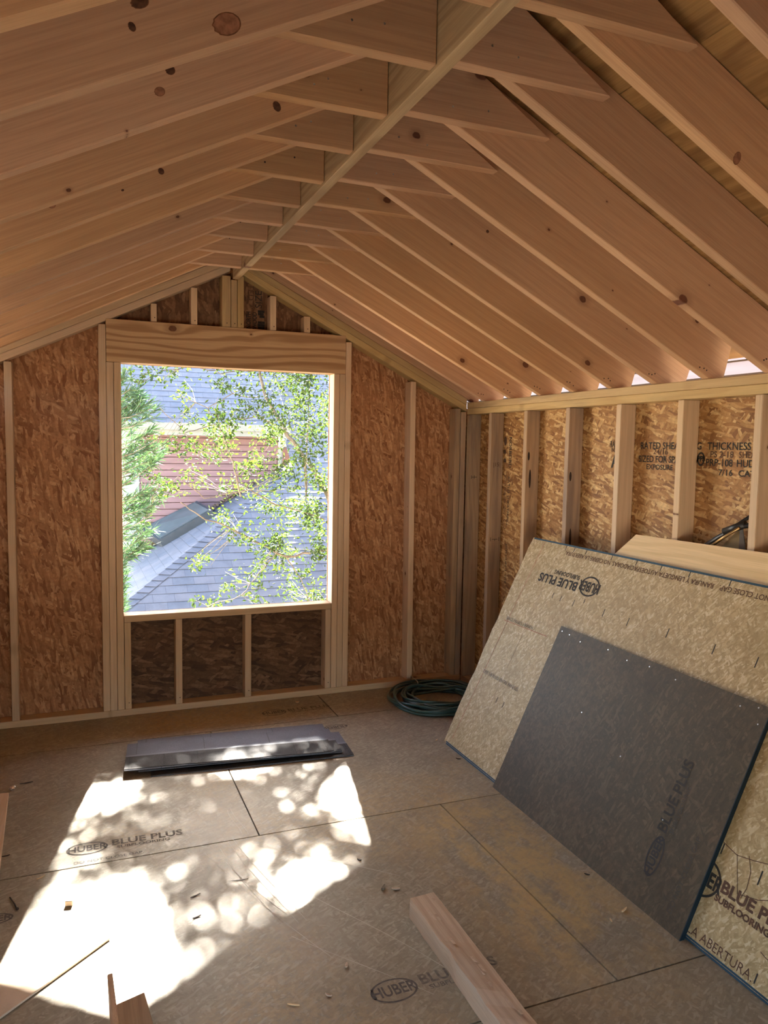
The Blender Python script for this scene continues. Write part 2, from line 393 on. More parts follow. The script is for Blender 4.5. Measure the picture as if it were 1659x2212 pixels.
# ------------------------------------------------------------------ floor: tongue and groove panels with narrow dark joints
bm = bmesh.new()
seam = [-.4056, -1.6126, -2.8196, -4.0266, -5.2336, -6.4]
rows = [(.35, seam[0], [1.40]), (seam[0], seam[1], [.666]), (seam[1], seam[2], [1.474]), (seam[2], seam[3], [.70]), (seam[3], seam[4], [1.5]), (seam[4], seam[5]+.8, [.6])]
g = .003
for ya, yb, xs in rows:
    xx = [-.9]+xs+[2.55]
    for xa, xb in zip(xx, xx[1:]):
        r = bmesh.ops.create_cube(bm, size=1)
        for v in r['verts']:
            v.co = V((xa+g if v.co.x < 0 else xb-g, ya-g if v.co.y > 0 else yb+g, 0 if v.co.z > 0 else -.018))
fl = from_bm('floor', bm, M['floor']); tag(fl, 'scuffed brown subfloor sheets with printed stamps', None, None, 'structure')
bm = bmesh.new(); r = bmesh.ops.create_cube(bm, size=1)
for v in r['verts']: v.co = V((-.9 if v.co.x < 0 else 2.55, .35 if v.co.y > 0 else -5.6, -.012 if v.co.z > 0 else -.10))
from_bm('joint_base', bm, M['blue_edge'], ID, fl)
EX, EY, EZ = V((1, 0, 0)), V((0, 1, 0)), V((0, 0, 1))
logo((.02, -1.485, 0), (1, -.02, 0), EY, 1.05, M['ink_faint'], fl, b=.044, m2=M['ink_worn'])
logo((.835, -2.625, 0), (1, 0, 0), EY, 1.0, M['ink_faint'], fl, b=.048, m2=M['ink_worn'])
logo((1.065, -.225, 0), (1, 0, 0), EY, 1.0, M['ink_faint'], fl, b=.048, m2=M['ink_worn'])
logo((1.335, -.565, 0), (-1, 0, 0), -EY, .95, M['ink_faint'], fl, False)
logo((-.285, -1.86, 0), (1, 0, 0), EY, 1.0, M['ink_faint'], fl, False)
text('DO NOT CLOSE GAP.', .026, (-.03, -1.585, 0), EX, EY, M['ink_faint'], fl)
random.seed(3)
sg = []
for bx, by, dx, dy in [(.50, -1.66, .09, -.55), (.54, -1.62, .10, -.60), (.56, -1.60, .11, -.62), (.44, -1.68, .26, -.75), (.50, -1.75, .12, -.42), (.585, -1.35, .0, -.22), (.60, -1.34, .01, -.25), (.62, -1.66, .45, -.42), (.75, -2.1, .30, -.55), (.62, -2.28, .3, -.4)]:
    pl = []
    for i in range(9):
        t = i/8; pl.append((bx+dx*t+.02*math.sin(3*t+bx*9)*t, by+dy*t))
    sg.append(pl)
strokes('scratch', sg, .0018, (0, 0, 0), EX, EY, plain('pale_scratch', (.55, .5, .43), .8), fl)

# ------------------------------------------------------------------ gable wall: sheathing
def poly_plate(name, outer, holes, y0, th, mat):
    """vertical plate in the x/z plane with rectangular holes, local X right, local Y up"""
    bm = bmesh.new()
    xs = sorted(set([p[0] for p in outer]+[h[0] for h in holes]+[h[1] for h in holes]+[.872]))
    def ztop(x): return min(zrk(x)+.05, 9)
    for xa, xb in zip(xs, xs[1:]):
        segs = [(-.25, None)]
        hz = [(h[2], h[3]) for h in holes if h[0] <= xa+1e-6 and h[1] >= xb-1e-6]
        parts = []
        z = -.25
        for a, b in hz: parts.append((z, a, z, a)); z = b
        parts.append((z, ztop(xa+1e-5), z, ztop(xb-1e-5)))
        for a0, a1, b0, b1 in parts:
            f = [V((xa, y0, a0)), V((xb, y0, b0)), V((xb, y0, b1)), V((xa, y0, a1))]
            va = [bm.verts.new(p) for p in f]; vb = [bm.verts.new(p+V((0, th, 0))) for p in f]
            bm.faces.new(va); bm.faces.new(vb[::-1])
            for i in range(4): bm.faces.new((va[i], vb[i], vb[(i+1) % 4], va[(i+1) % 4]))
    bmesh.ops.recalc_face_normals(bm, faces=bm.faces)
    return from_bm(name, bm, mat, frame(EX, -EY, (0, y0, 0)))
WX0, WX1, WZ0, WZ1 = .245, 1.484, .585, 2.012
wf = poly_plate('wall_front', [(XL-.1, 0), (W+.1, 0)], [(WX0, WX1, WZ0-.0, WZ1)], .090, .011, M['osb_gable'])
tag(wf, 'brown strand board sheathing of the gable wall around the window opening', None, None, 'structure')
# shade below the sill and above the header, painted in as thin darker sheets
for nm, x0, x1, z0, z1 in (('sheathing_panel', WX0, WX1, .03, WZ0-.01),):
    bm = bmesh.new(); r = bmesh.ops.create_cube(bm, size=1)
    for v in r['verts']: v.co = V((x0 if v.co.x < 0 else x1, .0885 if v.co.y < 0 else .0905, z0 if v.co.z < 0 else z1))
    o = from_bm(nm, bm, M['osb_dark'], frame(EX, -EY, (0, .089, 0)), wf); o['label'] = 'strand board below the sill with its shade painted in'
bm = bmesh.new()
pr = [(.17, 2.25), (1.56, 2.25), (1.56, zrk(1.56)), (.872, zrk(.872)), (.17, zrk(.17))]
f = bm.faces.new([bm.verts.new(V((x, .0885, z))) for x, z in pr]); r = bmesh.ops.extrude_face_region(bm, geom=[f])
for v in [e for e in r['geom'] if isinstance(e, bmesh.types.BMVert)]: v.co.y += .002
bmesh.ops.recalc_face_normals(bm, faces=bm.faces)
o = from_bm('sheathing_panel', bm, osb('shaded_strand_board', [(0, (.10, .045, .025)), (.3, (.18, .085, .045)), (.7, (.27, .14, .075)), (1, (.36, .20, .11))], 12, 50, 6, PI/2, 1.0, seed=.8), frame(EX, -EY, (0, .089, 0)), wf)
o['label'] = 'reddish strand board above the header with its shade painted in'
ty = .0865
text('RATED', .052, (.985, ty, 2.505), -EZ, EX, M['ink_brown'], wf, sx=1.0, align='CENTER').location
text('SIZE', .056, (1.036, ty, 2.435), EZ, -EX, M['ink'], wf, sx=1.0, align='CENTER')
text('NORTH', .036, (.975, ty, 2.31), EZ, -EX, M['ink'], wf, sx=.8, align='CENTER', off=.001)
text('WOOD', .036, (1.012, ty, 2.31), EZ, -EX, M['ink'], wf, sx=.8, align='CENTER', off=.001)
strokes('printed_block', [[(-.02, .03), (.02, .03)], [(-.02, .015), (.015, .015)], [(-.01, .0), (.02, 0)], [(-.02, -.035), (.022, -.035)], [(-.022, -.05), (.022, -.05)], [(-.02, -.065), (.02, -.065)]], .014, (1.05, ty, 2.335), EX, EZ, M['ink'], wf)

# ------------------------------------------------------------------ gable wall: framing
tag(boxw('bottom_plate', XL, W, 0, .089, 0, .038, M['stud']), 'long pale bottom plate lying along the foot of the gable wall', 'plate')
D = .089
def g_stud(x0, x1, z0, z1, lab, mat='stud', lean=0, name='wall_stud', cat='stud'):
    return stud(name, x0, x1, .0, D-.001, z0, z1, M[mat], lab, cat, None, lean)
o = g_stud(-.342, -.304, .038, zrk(-.32)-.012, 'pale stud with a gouged left edge, left of the window on the gable wall'); 
g_stud(.1285, .166, .038, zrk(.14)-.006, 'greyish full-height king stud on the left side of the window')
g_stud(.1675, .2045, .038, WZ1, 'jack stud under the left end of the header, next to the king stud')
g_stud(.2065, .2435, .038, WZ1, 'jack stud bordering the left edge of the window opening')
g_stud(1.4855, 1.522, .038, WZ1, 'jack stud bordering the right edge of the window opening, pale sunlit side')
g_stud(1.5235, 1.560, .038, WZ1, 'jack stud under the right end of the header, second from the opening')
g_stud(1.5615, 1.598, .038, zrk(1.598)-.004, 'full-height king stud on the right side of the window')
g_stud(2.012, 2.05, .038, zrk(2.04)-.004, 'pale stud standing midway between the window and the room corner', lean=-.012)
g_stud(2.326, 2.364, .038, zrk(2.364)-.002, 'mottled grey corner post stud, left one of the pair in the corner', 'stud_dirty')
g_stud(2.368, 2.406, .038, zrk(2.406)-.002, 'mottled corner post stud right in the room corner', 'stud_dirty')
tag(prism('header_beam', [(.168, -.002, WZ1+.001), (1.560, -.002, WZ1+.001), (1.560, -.002, 2.247), (.168, -.002, 2.247)], (0, .086, 0), M['header'], EX, EZ), 'wide knotty pine header beam over the window opening', 'header')
hb = bpy.data.objects['header_beam']
tag(prism('window_sill', [(.2455, -.003, .547), (1.483, -.003, .547), (1.483, -.003, .585), (.2455, -.003, .585)], (0, .102, 0), M['stud'], EX, EY), 'pale flat sill board at the bottom of the window opening', 'sill')
for i, (x0, x1) in enumerate([(.2460, .2815), (.530, .568), (.939, .977), (1.446, 1.482)]):
    o = stud('cripple_stud', x0, x1, 0, D-.003, .038, .546, M['stud'], ['short cripple stud below the left end of the sill', 'short cripple stud under the sill, second from its left end', 'short cripple stud under the sill, third from its left end', 'short cripple stud below the right end of the sill'][i], 'stud', 'cripple studs under the window sill')
    nails([(.5*(x0+x1)+.004, 0, .075)], -EY, M['rust'], o)
for i, (x0, x1, lab, mt) in enumerate([(.407, .4385, 'short stub stud above the header, first from the left', 'stud'), (.627, .662, 'short stub stud above the header, second from the left', 'stud'),
        (.802, .852, 'wide post left of the center post below the ridge', 'plate'), (.8545, .8895, 'center post carrying the end of the ridge board', 'plate'), (.8915, .929, 'post right of the center post below the ridge', 'plate'),
        (1.086, 1.122, 'short stub stud with a dark knot above the header, right of the posts', 'stud'), (1.293, 1.331, 'shortest stub stud above the right end of the header', 'stud')]):
    xm = (x0+x1)/2
    zt = zrk(x0 if xm < .872 else x1)-.003
    if abs(xm-.872) < .01: zt = 2.519
    o = stud('gable_post' if 2 <= i <= 4 else 'stub_stud', x0, x1, .0, D-.003, 2.2485, zt, M[mt], lab, 'post' if 2 <= i <= 4 else 'stud')
    nails([(xm+.004, 0, 2.27)], -EY, M['rust'], o)
    if 2 <= i <= 4: pass
# rake plates
for side, xa, xb, nm in ((-1, .850, XL, 'left'), (1, .894, W-.001, 'right')):
    for j in range(2):
        z0 = lambda x: zrk(x)+.0425*j+.0005*j
        pr = [(xa, 0, z0(xa)), (xb, 0, z0(xb)), (xb, 0, z0(xb)+.0418), (xa, 0, z0(xa)+.0418)]
        X = V((xb-xa, 0, z0(xb)-z0(xa)))
        tag(prism('rake_plate', pr, (0, D, 0), M['plate' if side > 0 else 'stud'], X, EY), '%s sloping plate on the %s rake of the gable wall' % (['lower', 'upper'][j], nm), 'plate')
# rafters lying over the rake
for side, xa, xb, nm in ((-1, .855, XL-.05, 'left'), (1, .905, 2.50, 'right')):
    zl = lambda x: zrk(x)+.087
    pr = [(xa, .006, zl(xa)), (xb, .006, zl(xb)), (xb, .006, zd(xb)-.003), (xa, .006, zd(xa)-.003)]
    tag(prism('gable_rafter', pr, (0, .038, 0), M['rafter'], V((xb-xa, 0, zl(xb)-zl(xa))), EZ), 'rafter lying directly on the %s rake plates of the gable wall' % nm, 'rafter')

# ------------------------------------------------------------------ right wall
wr_frame = frame(-EY, -EX, (W+D+.001, 0, 0))
bm = bmesh.new(); r = bmesh.ops.create_cube(bm, size=1)
for v in r['verts']: v.co = V((W+D+.001 if v.co.x < 0 else W+D+.012, .1 if v.co.y > 0 else YB, -.25 if v.co.z < 0 else ZP-.02))
wr = from_bm('wall_right', bm, M['osb_right'], wr_frame); tag(wr, 'golden strand board sheathing of the low right wall', None, None, 'structure')
tag(boxw('bottom_plate', W, W+D, YB, -.002, 0, .038, M['stud_dirty'], 'y'), 'bottom plate along the foot of the right wall', 'plate')
tag(boxw('top_plate', W, W+D, YB, -.002, ZPB, ZPB+.038, M['plate'], 'y'), 'lower of the two stained plates along the top of the right wall', 'plate')
tag(boxw('top_plate', W-.0015, W+D, YB, -.002, ZPB+.0385, ZP, M['plate'], 'y'), 'upper of the two stained plates on top of the right wall, under the rafters', 'plate')
for i, n in enumerate([-.040, -.331, -.738, -1.148, -1.558, -1.965, -2.372, -2.78, -3.187, -3.594, -4.0, -4.41, -4.81, -5.22]):
    lab = 'dark blotched stud of the right wall tight in the corner' if i == 0 else '%s stud of the right wall, counted from the room corner' % ORD[i]
    o = tag(boxw('wall_stud', W, W+D-.001, n, n+.036, .0385, ZPB-.001, M['stud_dirty' if i < 4 else 'stud'], 'z'), lab, 'stud', 'studs of the right wall')
    if i in (1,): 
        strokes('pencil_mark', [[(-.03, .012), (-.03, -.012)], [(.03, .012), (.03, -.012)], [(-.02, 0), (.02, 0)], [(.0, 0), (0, -.01)]], .003, (W+.045, n, 1.0), EX, EZ, M['ink'], o)
        text('|15|', .035, (W+.045, n, 1.47), EX, EZ, M['ink_brown'], o, align='CENTER')
    if i == 0:
        strokes('pencil_mark', [[(-.02, .012), (-.02, -.012)], [(-.02, 0), (.02, 0)], [(.0, .012), (0, -.012)]], .003, (W+.045, n, 1.38), EX, EZ, M['ink'], o)
    if i in (2, 3):
        for (a, b, zc) in ((.018, .05, 1.53-.1*(i-2)), (.030, .11, 1.40-.3*(i-2)),):
            bm = bmesh.new(); vs = [bm.verts.new(V((W+a+.007*math.cos(t*PI/8), n-.0006, zc+b*.5*math.sin(t*PI/8)))) for t in range(16)]
            bm.faces.new(vs); from_bm('bark_streak', bm, M['rust'], ID, o)
XW = W+D+.0005
T = lambda b, s, y, z, m='ink', al='LEFT', sx=1.0, off=.0005: text(b, s, (XW, y, z), -EY, EZ, M[m], wr, align=al, sx=sx, off=off)
T('RATED SHEATHING', .044, -1.598, 1.594, sx=1.0); T('24/16', .034, -1.688, 1.567, 'ink_brown', sx=1.25)
T('SIZED FOR SPACING', .043, -1.590, 1.532, sx=.92); T('EXPOSURE 1', .033, -1.645, 1.496, sx=1.1)
T('THICKNESS 0.437', .044, -2.018, 1.594, sx=1.02); T('PS 2-18', .036, -2.035, 1.560, 'ink_brown', sx=1.15); T('SHEATHING', .036, -2.188, 1.560, 'ink_brown', sx=1.0)
T('PRP-108', .042, -2.012, 1.525, sx=1.02); T('HUD-UM-40', .042, -2.178, 1.525, sx=1.0)
T('7/16', .036, -2.085, 1.485, sx=1.2); T('CAT.', .036, -2.190, 1.485, sx=1.2)
T('RAINBOARD', .044, -1.375, 1.60, sx=.6); T('INSTALL', .03, -1.385, 1.572, 'ink_brown', sx=.8)
T('APA', .092, -1.39, 1.515, sx=.9, off=.003)
ringmark((XW, -1.985, 1.54), -EY, EZ, .022, .030, .008, M['ink'], wr); T('PFS', .03, -1.985, 1.54, al='CENTER', off=.002)
T2 = lambda b, s, y, z, m='ink', sx=1.0, off=.0005: text(b, s, (XW, y, z), -EZ, -EY, M[m], wr, align='LEFT', sx=sx, off=off)
text('NORBORD', .046, (XW, -.415, 1.645), -EZ, -EY, M['ink'], wr, sx=.85, off=.0006)
text('RATED SHEATHING', .036, (XW, -.405, 1.40), -EZ, -EY, M['ink'], wr, sx=.95)
text('SIZED FOR SPACING', .032, (XW, -.365, 1.41), -EZ, -EY, M['ink_brown'], wr, sx=.85)
text('EXPOSURE 1  7/16', .032, (XW, -.40, .98), -EZ, -EY, M['ink'], wr, sx=1.0)
ringmark((XW, -.375, 1.10), -EY, EZ, .022, .030, .004, M['ink_brown'], wr)
bm = bmesh.new()
for (y, z, a) in ((-.355, 1.62, 0), (-.35, 1.54, 1), (-.355, 1.485, 2)):
    vs = [bm.verts.new(V((XW-.0006, y+.018*math.cos(t*PI/6), z+.028*math.sin(t*PI/6)))) for t in (range(0, 7) if a else range(12))]
    bm.faces.new(vs)
o = from_bm('printed_emblem', bm, M['ink_brown'], ID, wr)

# ------------------------------------------------------------------ left wall (outside the frame), low like the right one, with an opening added to let light in
bm = bmesh.new()
def addbox(bm, x0, x1, y0, y1, z0, z1):
    r = bmesh.ops.create_cube(bm, size=1)
    for v in r['verts']: v.co = V((x0 if v.co.x < 0 else x1, y0 if v.co.y < 0 else y1, z0 if v.co.z < 0 else z1))
for b in ((XL-.101, XL-.09, YB, .1, -.25, .35), (XL-.101, XL-.09, -3.5, .1, .35, 1.85), (XL-.101, XL-.09, YB, -4.6, .35, 1.85), (XL-.101, XL-.09, -4.6, -3.5, .85, 1.85)): addbox(bm, *b)
tag(from_bm('wall_left', bm, M['osb_right'], frame(EY, EX, (XL-.09, 0, 0))), 'strand board sheathing of the low left wall', None, None, 'structure')
for i, n in enumerate([-.331, -.738, -1.148, -1.558, -1.965, -2.372, -2.78, -3.187, -3.46, -4.64, -5.22]):
    tag(boxw('wall_stud', XL-.088, XL, n, n+.036, .0385, ZPB-.001, M['stud'], 'z'), '%s stud of the low left wall, counted from the gable wall' % ORD[i], 'stud', 'studs of the left wall')
tag(boxw('bottom_plate', XL-.089, XL, YB, -.002, 0, .038, M['stud'], 'y'), 'bottom plate along the foot of the left wall', 'plate')
bm = bmesh.new()
def gbox(x0, x1, z0, top):
    f = [V((x0, YB-.012, z0)), V((x1, YB-.012, z0)), V((x1, YB-.012, top(x1))), V((x0, YB-.012, top(x0)))]
    va = [bm.verts.new(p) for p in f]; vb = [bm.verts.new(p+V((0, .011, 0))) for p in f]
    bm.faces.new(va); bm.faces.new(vb[::-1])
    for i in range(4): bm.faces.new((va[i], vb[i], vb[(i+1) % 4], va[(i+1) % 4]))
rt_ = lambda x: ZR+.2-S*abs(x-.872)
gbox(XL-.1, -.5, -.25, rt_); gbox(-.5, .872, .72, rt_); gbox(.872, 1.2, .72, rt_); gbox(1.2, W+.1, -.25, rt_); gbox(-.5, 1.2, -.25, lambda x: -.02)  # low opening in the back wall, sized for the light it lets in
bmesh.ops.recalc_face_normals(bm, faces=bm.faces)
tag(from_bm('wall_back', bm, M['osb_right'], frame(EX, -EY, (0, YB, 0))), 'strand board wall behind the camera, its low wide opening added to let light in', None, None, 'structure')
tag(boxw('top_plate', XL-.089, XL, YB, -.002, ZPB, ZP, M['plate'], 'y'), 'double plate on top of the left wall', 'plate')

# ------------------------------------------------------------------ rafters, collar ties, ridge
ridge = prism('ridge_board', [(.8625, YB, 2.522), (.8995, YB, 2.522), (.8995, YB, 2.835), (.8625, YB, 2.835)], (0, -YB-.002, 0), M['ridge'], EY, EZ)
tag(ridge, 'deep yellowish ridge board running down the middle of the roof', 'beam')
YLs = [-.2, -.505, -.81, -1.095, -1.385, -1.70, -2.02, -2.318, -2.645, -2.955, -3.265, -3.575, -3.885, -4.195, -4.505, -4.815, -5.12]
YRs = [-.2, -.52, -.84, -1.146, -1.45, -1.757, -2.06, -2.37, -2.68, -2.98, -3.285, -3.59, -3.9, -4.21, -4.52, -4.83, -5.13]
RR, RL = {}, {}
random.seed(11)
for k, (yl, yr) in enumerate(zip(YLs, YRs)):
    place = '%s pair from the gable wall' % ORD[k]
    # right rafter
    ext_ = {6: 0, 5: .08, 4: .03, 3: .06, 2: .045, 1: .05, 0: .05}.get(k, .02)
    xr = 2.487+ext_
    pr = [(.901, yr-.038, zu(.901)), (W-.001, yr-.038, ZP+.0015), (xr, yr-.038, ZP+.0015), (2.524+ext_, yr-.038, zd(2.524+ext_)-.003), (.901, yr-.038, zd(.901)-.003)]
    o = prism('rafter', pr, (0, .038, 0), M['rafter'], V((1, 0, -.5)), V((.5, 0, 1)), origin=pr[0]); RR[k] = (o, yr-.038)
    tag(o, 'right-hand roof rafter of the '+place, 'rafter', 'rafters of the right roof slope')
    if k < 9: nails([(2.36+.018*j+random.uniform(-.004, .004), yr-.038, 1.915+random.uniform(-.006, .006)-.004*j) for j in range(3)], -EY, M['rust'], o, .0032)
    # left rafter
    xl = XL-.078
    pr = [(.861, yl-.038, zu(.861)), (.861, yl-.038, zd(.861)-.003), (XL-.115, yl-.038, zd(XL-.115)-.003), (xl, yl-.038, ZP+.0015), (XL+.001, yl-.038, ZP+.0015)]
    o = prism('rafter', pr, (0, .038, 0), M['rafter'], V((1, 0, .5)), V((-.5, 0, 1)), origin=pr[0]); RL[k] = (o, yl-.038)
    tag(o, 'left-hand roof rafter of the '+place, 'rafter', 'rafters of the left roof slope')
    # collar ties: one short board each side of the ridge board
    zt = 2.531; ht = .178
    dy = random.uniform(-.004, .004); ex = 1.384+random.uniform(-.02, .01)-(.04 if k in (1, 2, 3) else 0)
    pr = [(.9005, yr-.0765, zt), (ex, yr-.0765, zt-.002), (ex-ht*1.66, yr-.0765, zt+ht), (.9005, yr-.0765, zt+ht)]
    o = prism('collar_tie', pr, (0, .038, 0), M['rafter'], EX, EZ)
    tag(o, 'short collar tie right of the ridge board on the '+place, 'tie', 'collar ties right of the ridge board')
    nails([(1.02+random.uniform(-.03, .03), yr-.0765, 2.57+random.uniform(-.01, .03)), (1.12+random.uniform(-.05, .05), yr-.0765, 2.575)], -EY, M['nail'], o, .0032)
    ex = .372+random.uniform(-.02, .02)
    pr = [(.8615, yl-.0765, zt), (.8615, yl-.0765, zt+ht), (ex+ht*1.66, yl-.0765, zt+ht), (ex, yl-.0765, zt)]
    o = prism('collar_tie', pr, (0, .038, 0), M['rafter'], EX, EZ)
    tag(o, 'short collar tie left of the ridge board on the '+place, 'tie', 'collar ties left of the ridge board')
    nails([(.62+random.uniform(-.03, .05), yl-.0765, 2.575+random.uniform(-.01, .02)), (.70+random.uniform(-.03, .05), yl-.0765, 2.60)], -EY, M['nail' if k > 5 else 'rust'], o, .0032)

# individual knots on the rafter faces
M['knot_dark'] = plain('dark_knot', (.10, .045, .026), .7, var=.4, scale=80)
M['knot_ring'] = plain('knot_ring', (.20, .085, .04), .7, var=.4, scale=80)
M['knot_brown'] = plain('brown_knot', (.33, .15, .085), .7, var=.3, scale=60)
def knotmark(ent, px, py, a, b, sl, mt):
    o, y_ = ent; p = at(px, py, y_)
    for nm, ka, m_, of in (('knot_rim', 1.12, M['knot_ring'], .0004), ('knot', 1.0, mt, .0008)):
        bm = bmesh.new(); bm.faces.new([bm.verts.new((a*ka*math.cos(t*PI/12)*(1+.06*math.sin(3*t)), b*ka*math.sin(t*PI/12), 0)) for t in range(24)])
        me = bpy.data.meshes.new(nm); bm.to_mesh(me); bm.free()
        link(nm, me, m_, frame(V((1, 0, sl)), -EY, p+V((0, -of, 0))), o)
for k, px, py, a, b, mt in ((9, 490, 52, .026, .019, 'knot_brown'), (9, 285, 58, .006, .008, 'knot_dark'), (9, 302, 5, .016, .010, 'knot_dark'), (8, 368, 152, .010, .009, 'knot_dark'), (8, 345, 198, .011, .009, 'knot_brown'),
        (7, 598, 230, .010, .013, 'knot_dark'), (6, 112, 443, .010, .008, 'knot_brown'), (6, 348, 370, .008, .009, 'knot_dark'), (6, 265, 411, .004, .003, 'knot_dark')):
    knotmark(RL[k], px, py, a, b, .5, M[mt])
for k, px, py, a, b, mt in ((9, 1592, 342, .010, .016, 'knot_brown'), (5, 1053, 500, .006, .006, 'knot_dark'), (7, 1436, 148, .004, .006, 'knot_dark'), (6, 1470, 425, .004, .004, 'knot_dark')):
    knotmark(RR[k], px, py, a, b, -.5, M[mt])

# ------------------------------------------------------------------ roof sheathing
YF = 1.05
def roof_slope(side):
    bm = bmesh.new()
    xe = 2.62 if side > 0 else XL-.14
    L = abs(xe-.881)
    xs = [.881, .881+side*.55, .881+side*1.09, xe] if side > 0 else [.881, .881-.6, .881-1.2, xe]
    for xa, xb in zip(xs, xs[1:]):
        ys = [YF, -.9, -2.9, YB] if xa == xs[1] else [YF, -1.9, -3.6, YB]
        for ya, yb in zip(ys, ys[1:]):
            gx = .0015*side
            f = [V((xa+gx, ya-.001, zd(xa+gx))), V((xb-gx, ya-.001, zd(xb-gx))), V((xb-gx, yb+.001, zd(xb-gx))), V((xa+gx, yb+.001, zd(xa+gx)))]
            va = [bm.verts.new(p) for p in f]; vb = [bm.verts.new(p+V((0, 0, .015))) for p in f]
            bm.faces.new(va); bm.faces.new(vb[::-1])
            for i in range(4): bm.faces.new((va[i], vb[i], vb[(i+1) % 4], va[(i+1) % 4]))
    f = [V((.881, YF, zd(.881)+.017)), V((xe, YF, zd(xe)+.017)), V((xe, YB, zd(xe)+.017)), V((.881, YB, zd(.881)+.017))]
    va = [bm.verts.new(p) for p in f]; vb = [bm.verts.new(p+V((0, 0, .01))) for p in f]
    bm.faces.new(va); bm.faces.new(vb[::-1])
    for i in range(4): bm.faces.new((va[i], vb[i], vb[(i+1) % 4], va[(i+1) % 4]))
    bmesh.ops.recalc_face_normals(bm, faces=bm.faces)
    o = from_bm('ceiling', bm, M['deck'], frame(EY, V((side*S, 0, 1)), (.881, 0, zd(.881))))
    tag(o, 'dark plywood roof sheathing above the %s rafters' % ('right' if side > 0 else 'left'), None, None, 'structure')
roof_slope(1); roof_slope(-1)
for side in (1, -1):  # barge boards at the outer end of the roof overhang
    xa, xb = .881, (2.62 if side > 0 else XL-.14)
    pr = [(xa, YF-.038, zd(xa)-.215), (xb, YF-.038, zd(xb)-.215), (xb, YF-.038, zd(xb)-.003), (xa, YF-.038, zd(xa)-.003)]
    tag(prism('barge_board', pr, (0, .036, 0), M['stud'], V((side, 0, -.5)), EZ), 'barge board on the outer end of the %s roof overhang' % ('right' if side > 0 else 'left'), 'board')

# ------------------------------------------------------------------ leaning subfloor panels
BX = 1.802; ANG = math.atan2(1.092, .517)
U = V((math.cos(ANG), 0, math.sin(ANG))); N = V((-math.sin(ANG), 0, math.cos(ANG)))   # up the slope / out of the face
def lean_panel(name, pts, th, mat, base, lab, cat='panel', Uv=U, Nv=N):
    """pts: outline in (y, u); front face on the plane through base"""
    prof = [V(base)+V((0, y, 0))+Uv*u for y, u in pts]
    bm = bmesh.new(); a = [bm.verts.new(p) for p in prof]; b = [bm.verts.new(p-Nv*th) for p in prof]; n = len(a)
    bm.faces.new(a); bm.faces.new(b[::-1])
    for i in range(n): bm.faces.new((a[i], b[i], b[(i+1) % n], a[(i+1) % n]))
    bmesh.ops.recalc_face_normals(bm, faces=bm.faces)
    return tag(from_bm(name, bm, mat, frame(-EY, Nv, base)), lab, cat)
y0, y1 = -.976, -3.41
pts = []
random.seed(5)
rag = [(-.976+random.uniform(-.004, .006)-.0*u, u) for u in [i*.06 for i in range(1, 20)]]
outline = [(y0, .012)] + rag + [(y0-.01, 1.207), (y1, 1.207), (y1, .012)]
PB = (BX, 0, .0)
big = lean_panel('subfloor_sheet', outline, .018, M['panel_tan'], PB, 'large tan subfloor panel with black print leaning on the right wall')
# blue coated tongue along the bottom and groove lip along the top
def strip(name, ya, yb, ua, ub, na, nb, mat, par, base=PB):
    bm = bmesh.new(); P0 = V(base)
    c = [P0+V((0, y, 0))+U*u_+N*n_ for y in (ya, yb) for u_ in (ua, ub) for n_ in (na, nb)]
    vs = [bm.verts.new(p) for p in c]
    for f in ((0, 1, 3, 2), (4, 6, 7, 5), (0, 4, 5, 1), (2, 3, 7, 6), (0, 2, 6, 4), (1, 5, 7, 3)): bm.faces.new([vs[i] for i in f])
    bmesh.ops.recalc_face_normals(bm, faces=bm.faces)
    return from_bm(name, bm, mat, ID, par)
strip('blue_edge', y0-.02, y1, .0135, .0195, -.0005, .0008, M['blue_edge'], big)
strip('tongue', y0-.02, y1, .004, .012, -.013, -.004, M['blue_edge'], big)['label'] = 'blue coated tongue'
strip('blue_edge', y0-.02, y1, 1.199, 1.2075, -.012, .0008, M['blue_edge'], big)
def onp(y, u): return V(PB)+V((0, y, 0))+U*u
# inverted stamps, read from the right
lx, ly = EY, -U
ringmark(onp(-1.592, 1.028), lx, ly, .070, .050, .008, M['ink'], big)
text('HUBER', .066, onp(-1.592, 1.028), lx, ly, M['ink'], big, align='CENTER', off=.0022, sx=.75)
text('BLUE PLUS', .062, onp(-1.508, 1.012), lx, ly, M['ink'], big, off=.002, sx=1.12)
text('SUBFLOORING', .030, onp(-1.50, 1.056), lx, ly, M['ink'], big, off=.0007, sx=1.05)
text('SELF-SPACING TONGUE & GROOVE. DO NOT CLOSE GAP.   RANURA Y LENGUETA AUTOESPACIADORAS. NO CIERRE LA ABERTURA.', .030, onp(-1.31, 1.163), lx, ly, M['ink_brown'], big, align='RIGHT', sx=1.0, off=.0004)
text('SPACE PANELS 1/8 INCH', .026, onp(-1.31, .745), -lx, -ly, M['ink_faint'], big, align='RIGHT', sx=.9)
text('DEJE 1/8 PULG. ENTRE PANELES', .026, onp(-1.40, .44), -lx, -ly, M['ink_faint'], big, align='RIGHT', sx=.95)
text('LA ABERTURA.', .042, onp(-2.73, .040), -lx, -ly, M['ink_brown'], big, sx=.95)
ringmark(onp(-2.715, .205), -lx, -ly, .072, .062, .008, M['ink'], big)
text('HUBER', .066, onp(-2.715, .205), -lx, -ly, M['ink'], big, align='CENTER', off=.0022, sx=.75)
text('BLUE PLUS', .052, onp(-2.79, .212), -lx, -ly, M['ink_brown'], big, off=.002, sx=1.1)
text('SUBFLOORING', .028, onp(-2.782, .172), -lx, -ly, M['ink_brown'], big, off=.0012, sx=1.12)
def dash(lst, mat, nm, w=.005):
    strokes(nm, [[(-a[0], a[1]), (-b[0], b[1])] for a, b in lst], w, PB, -EY, U, mat, big)
ds = []
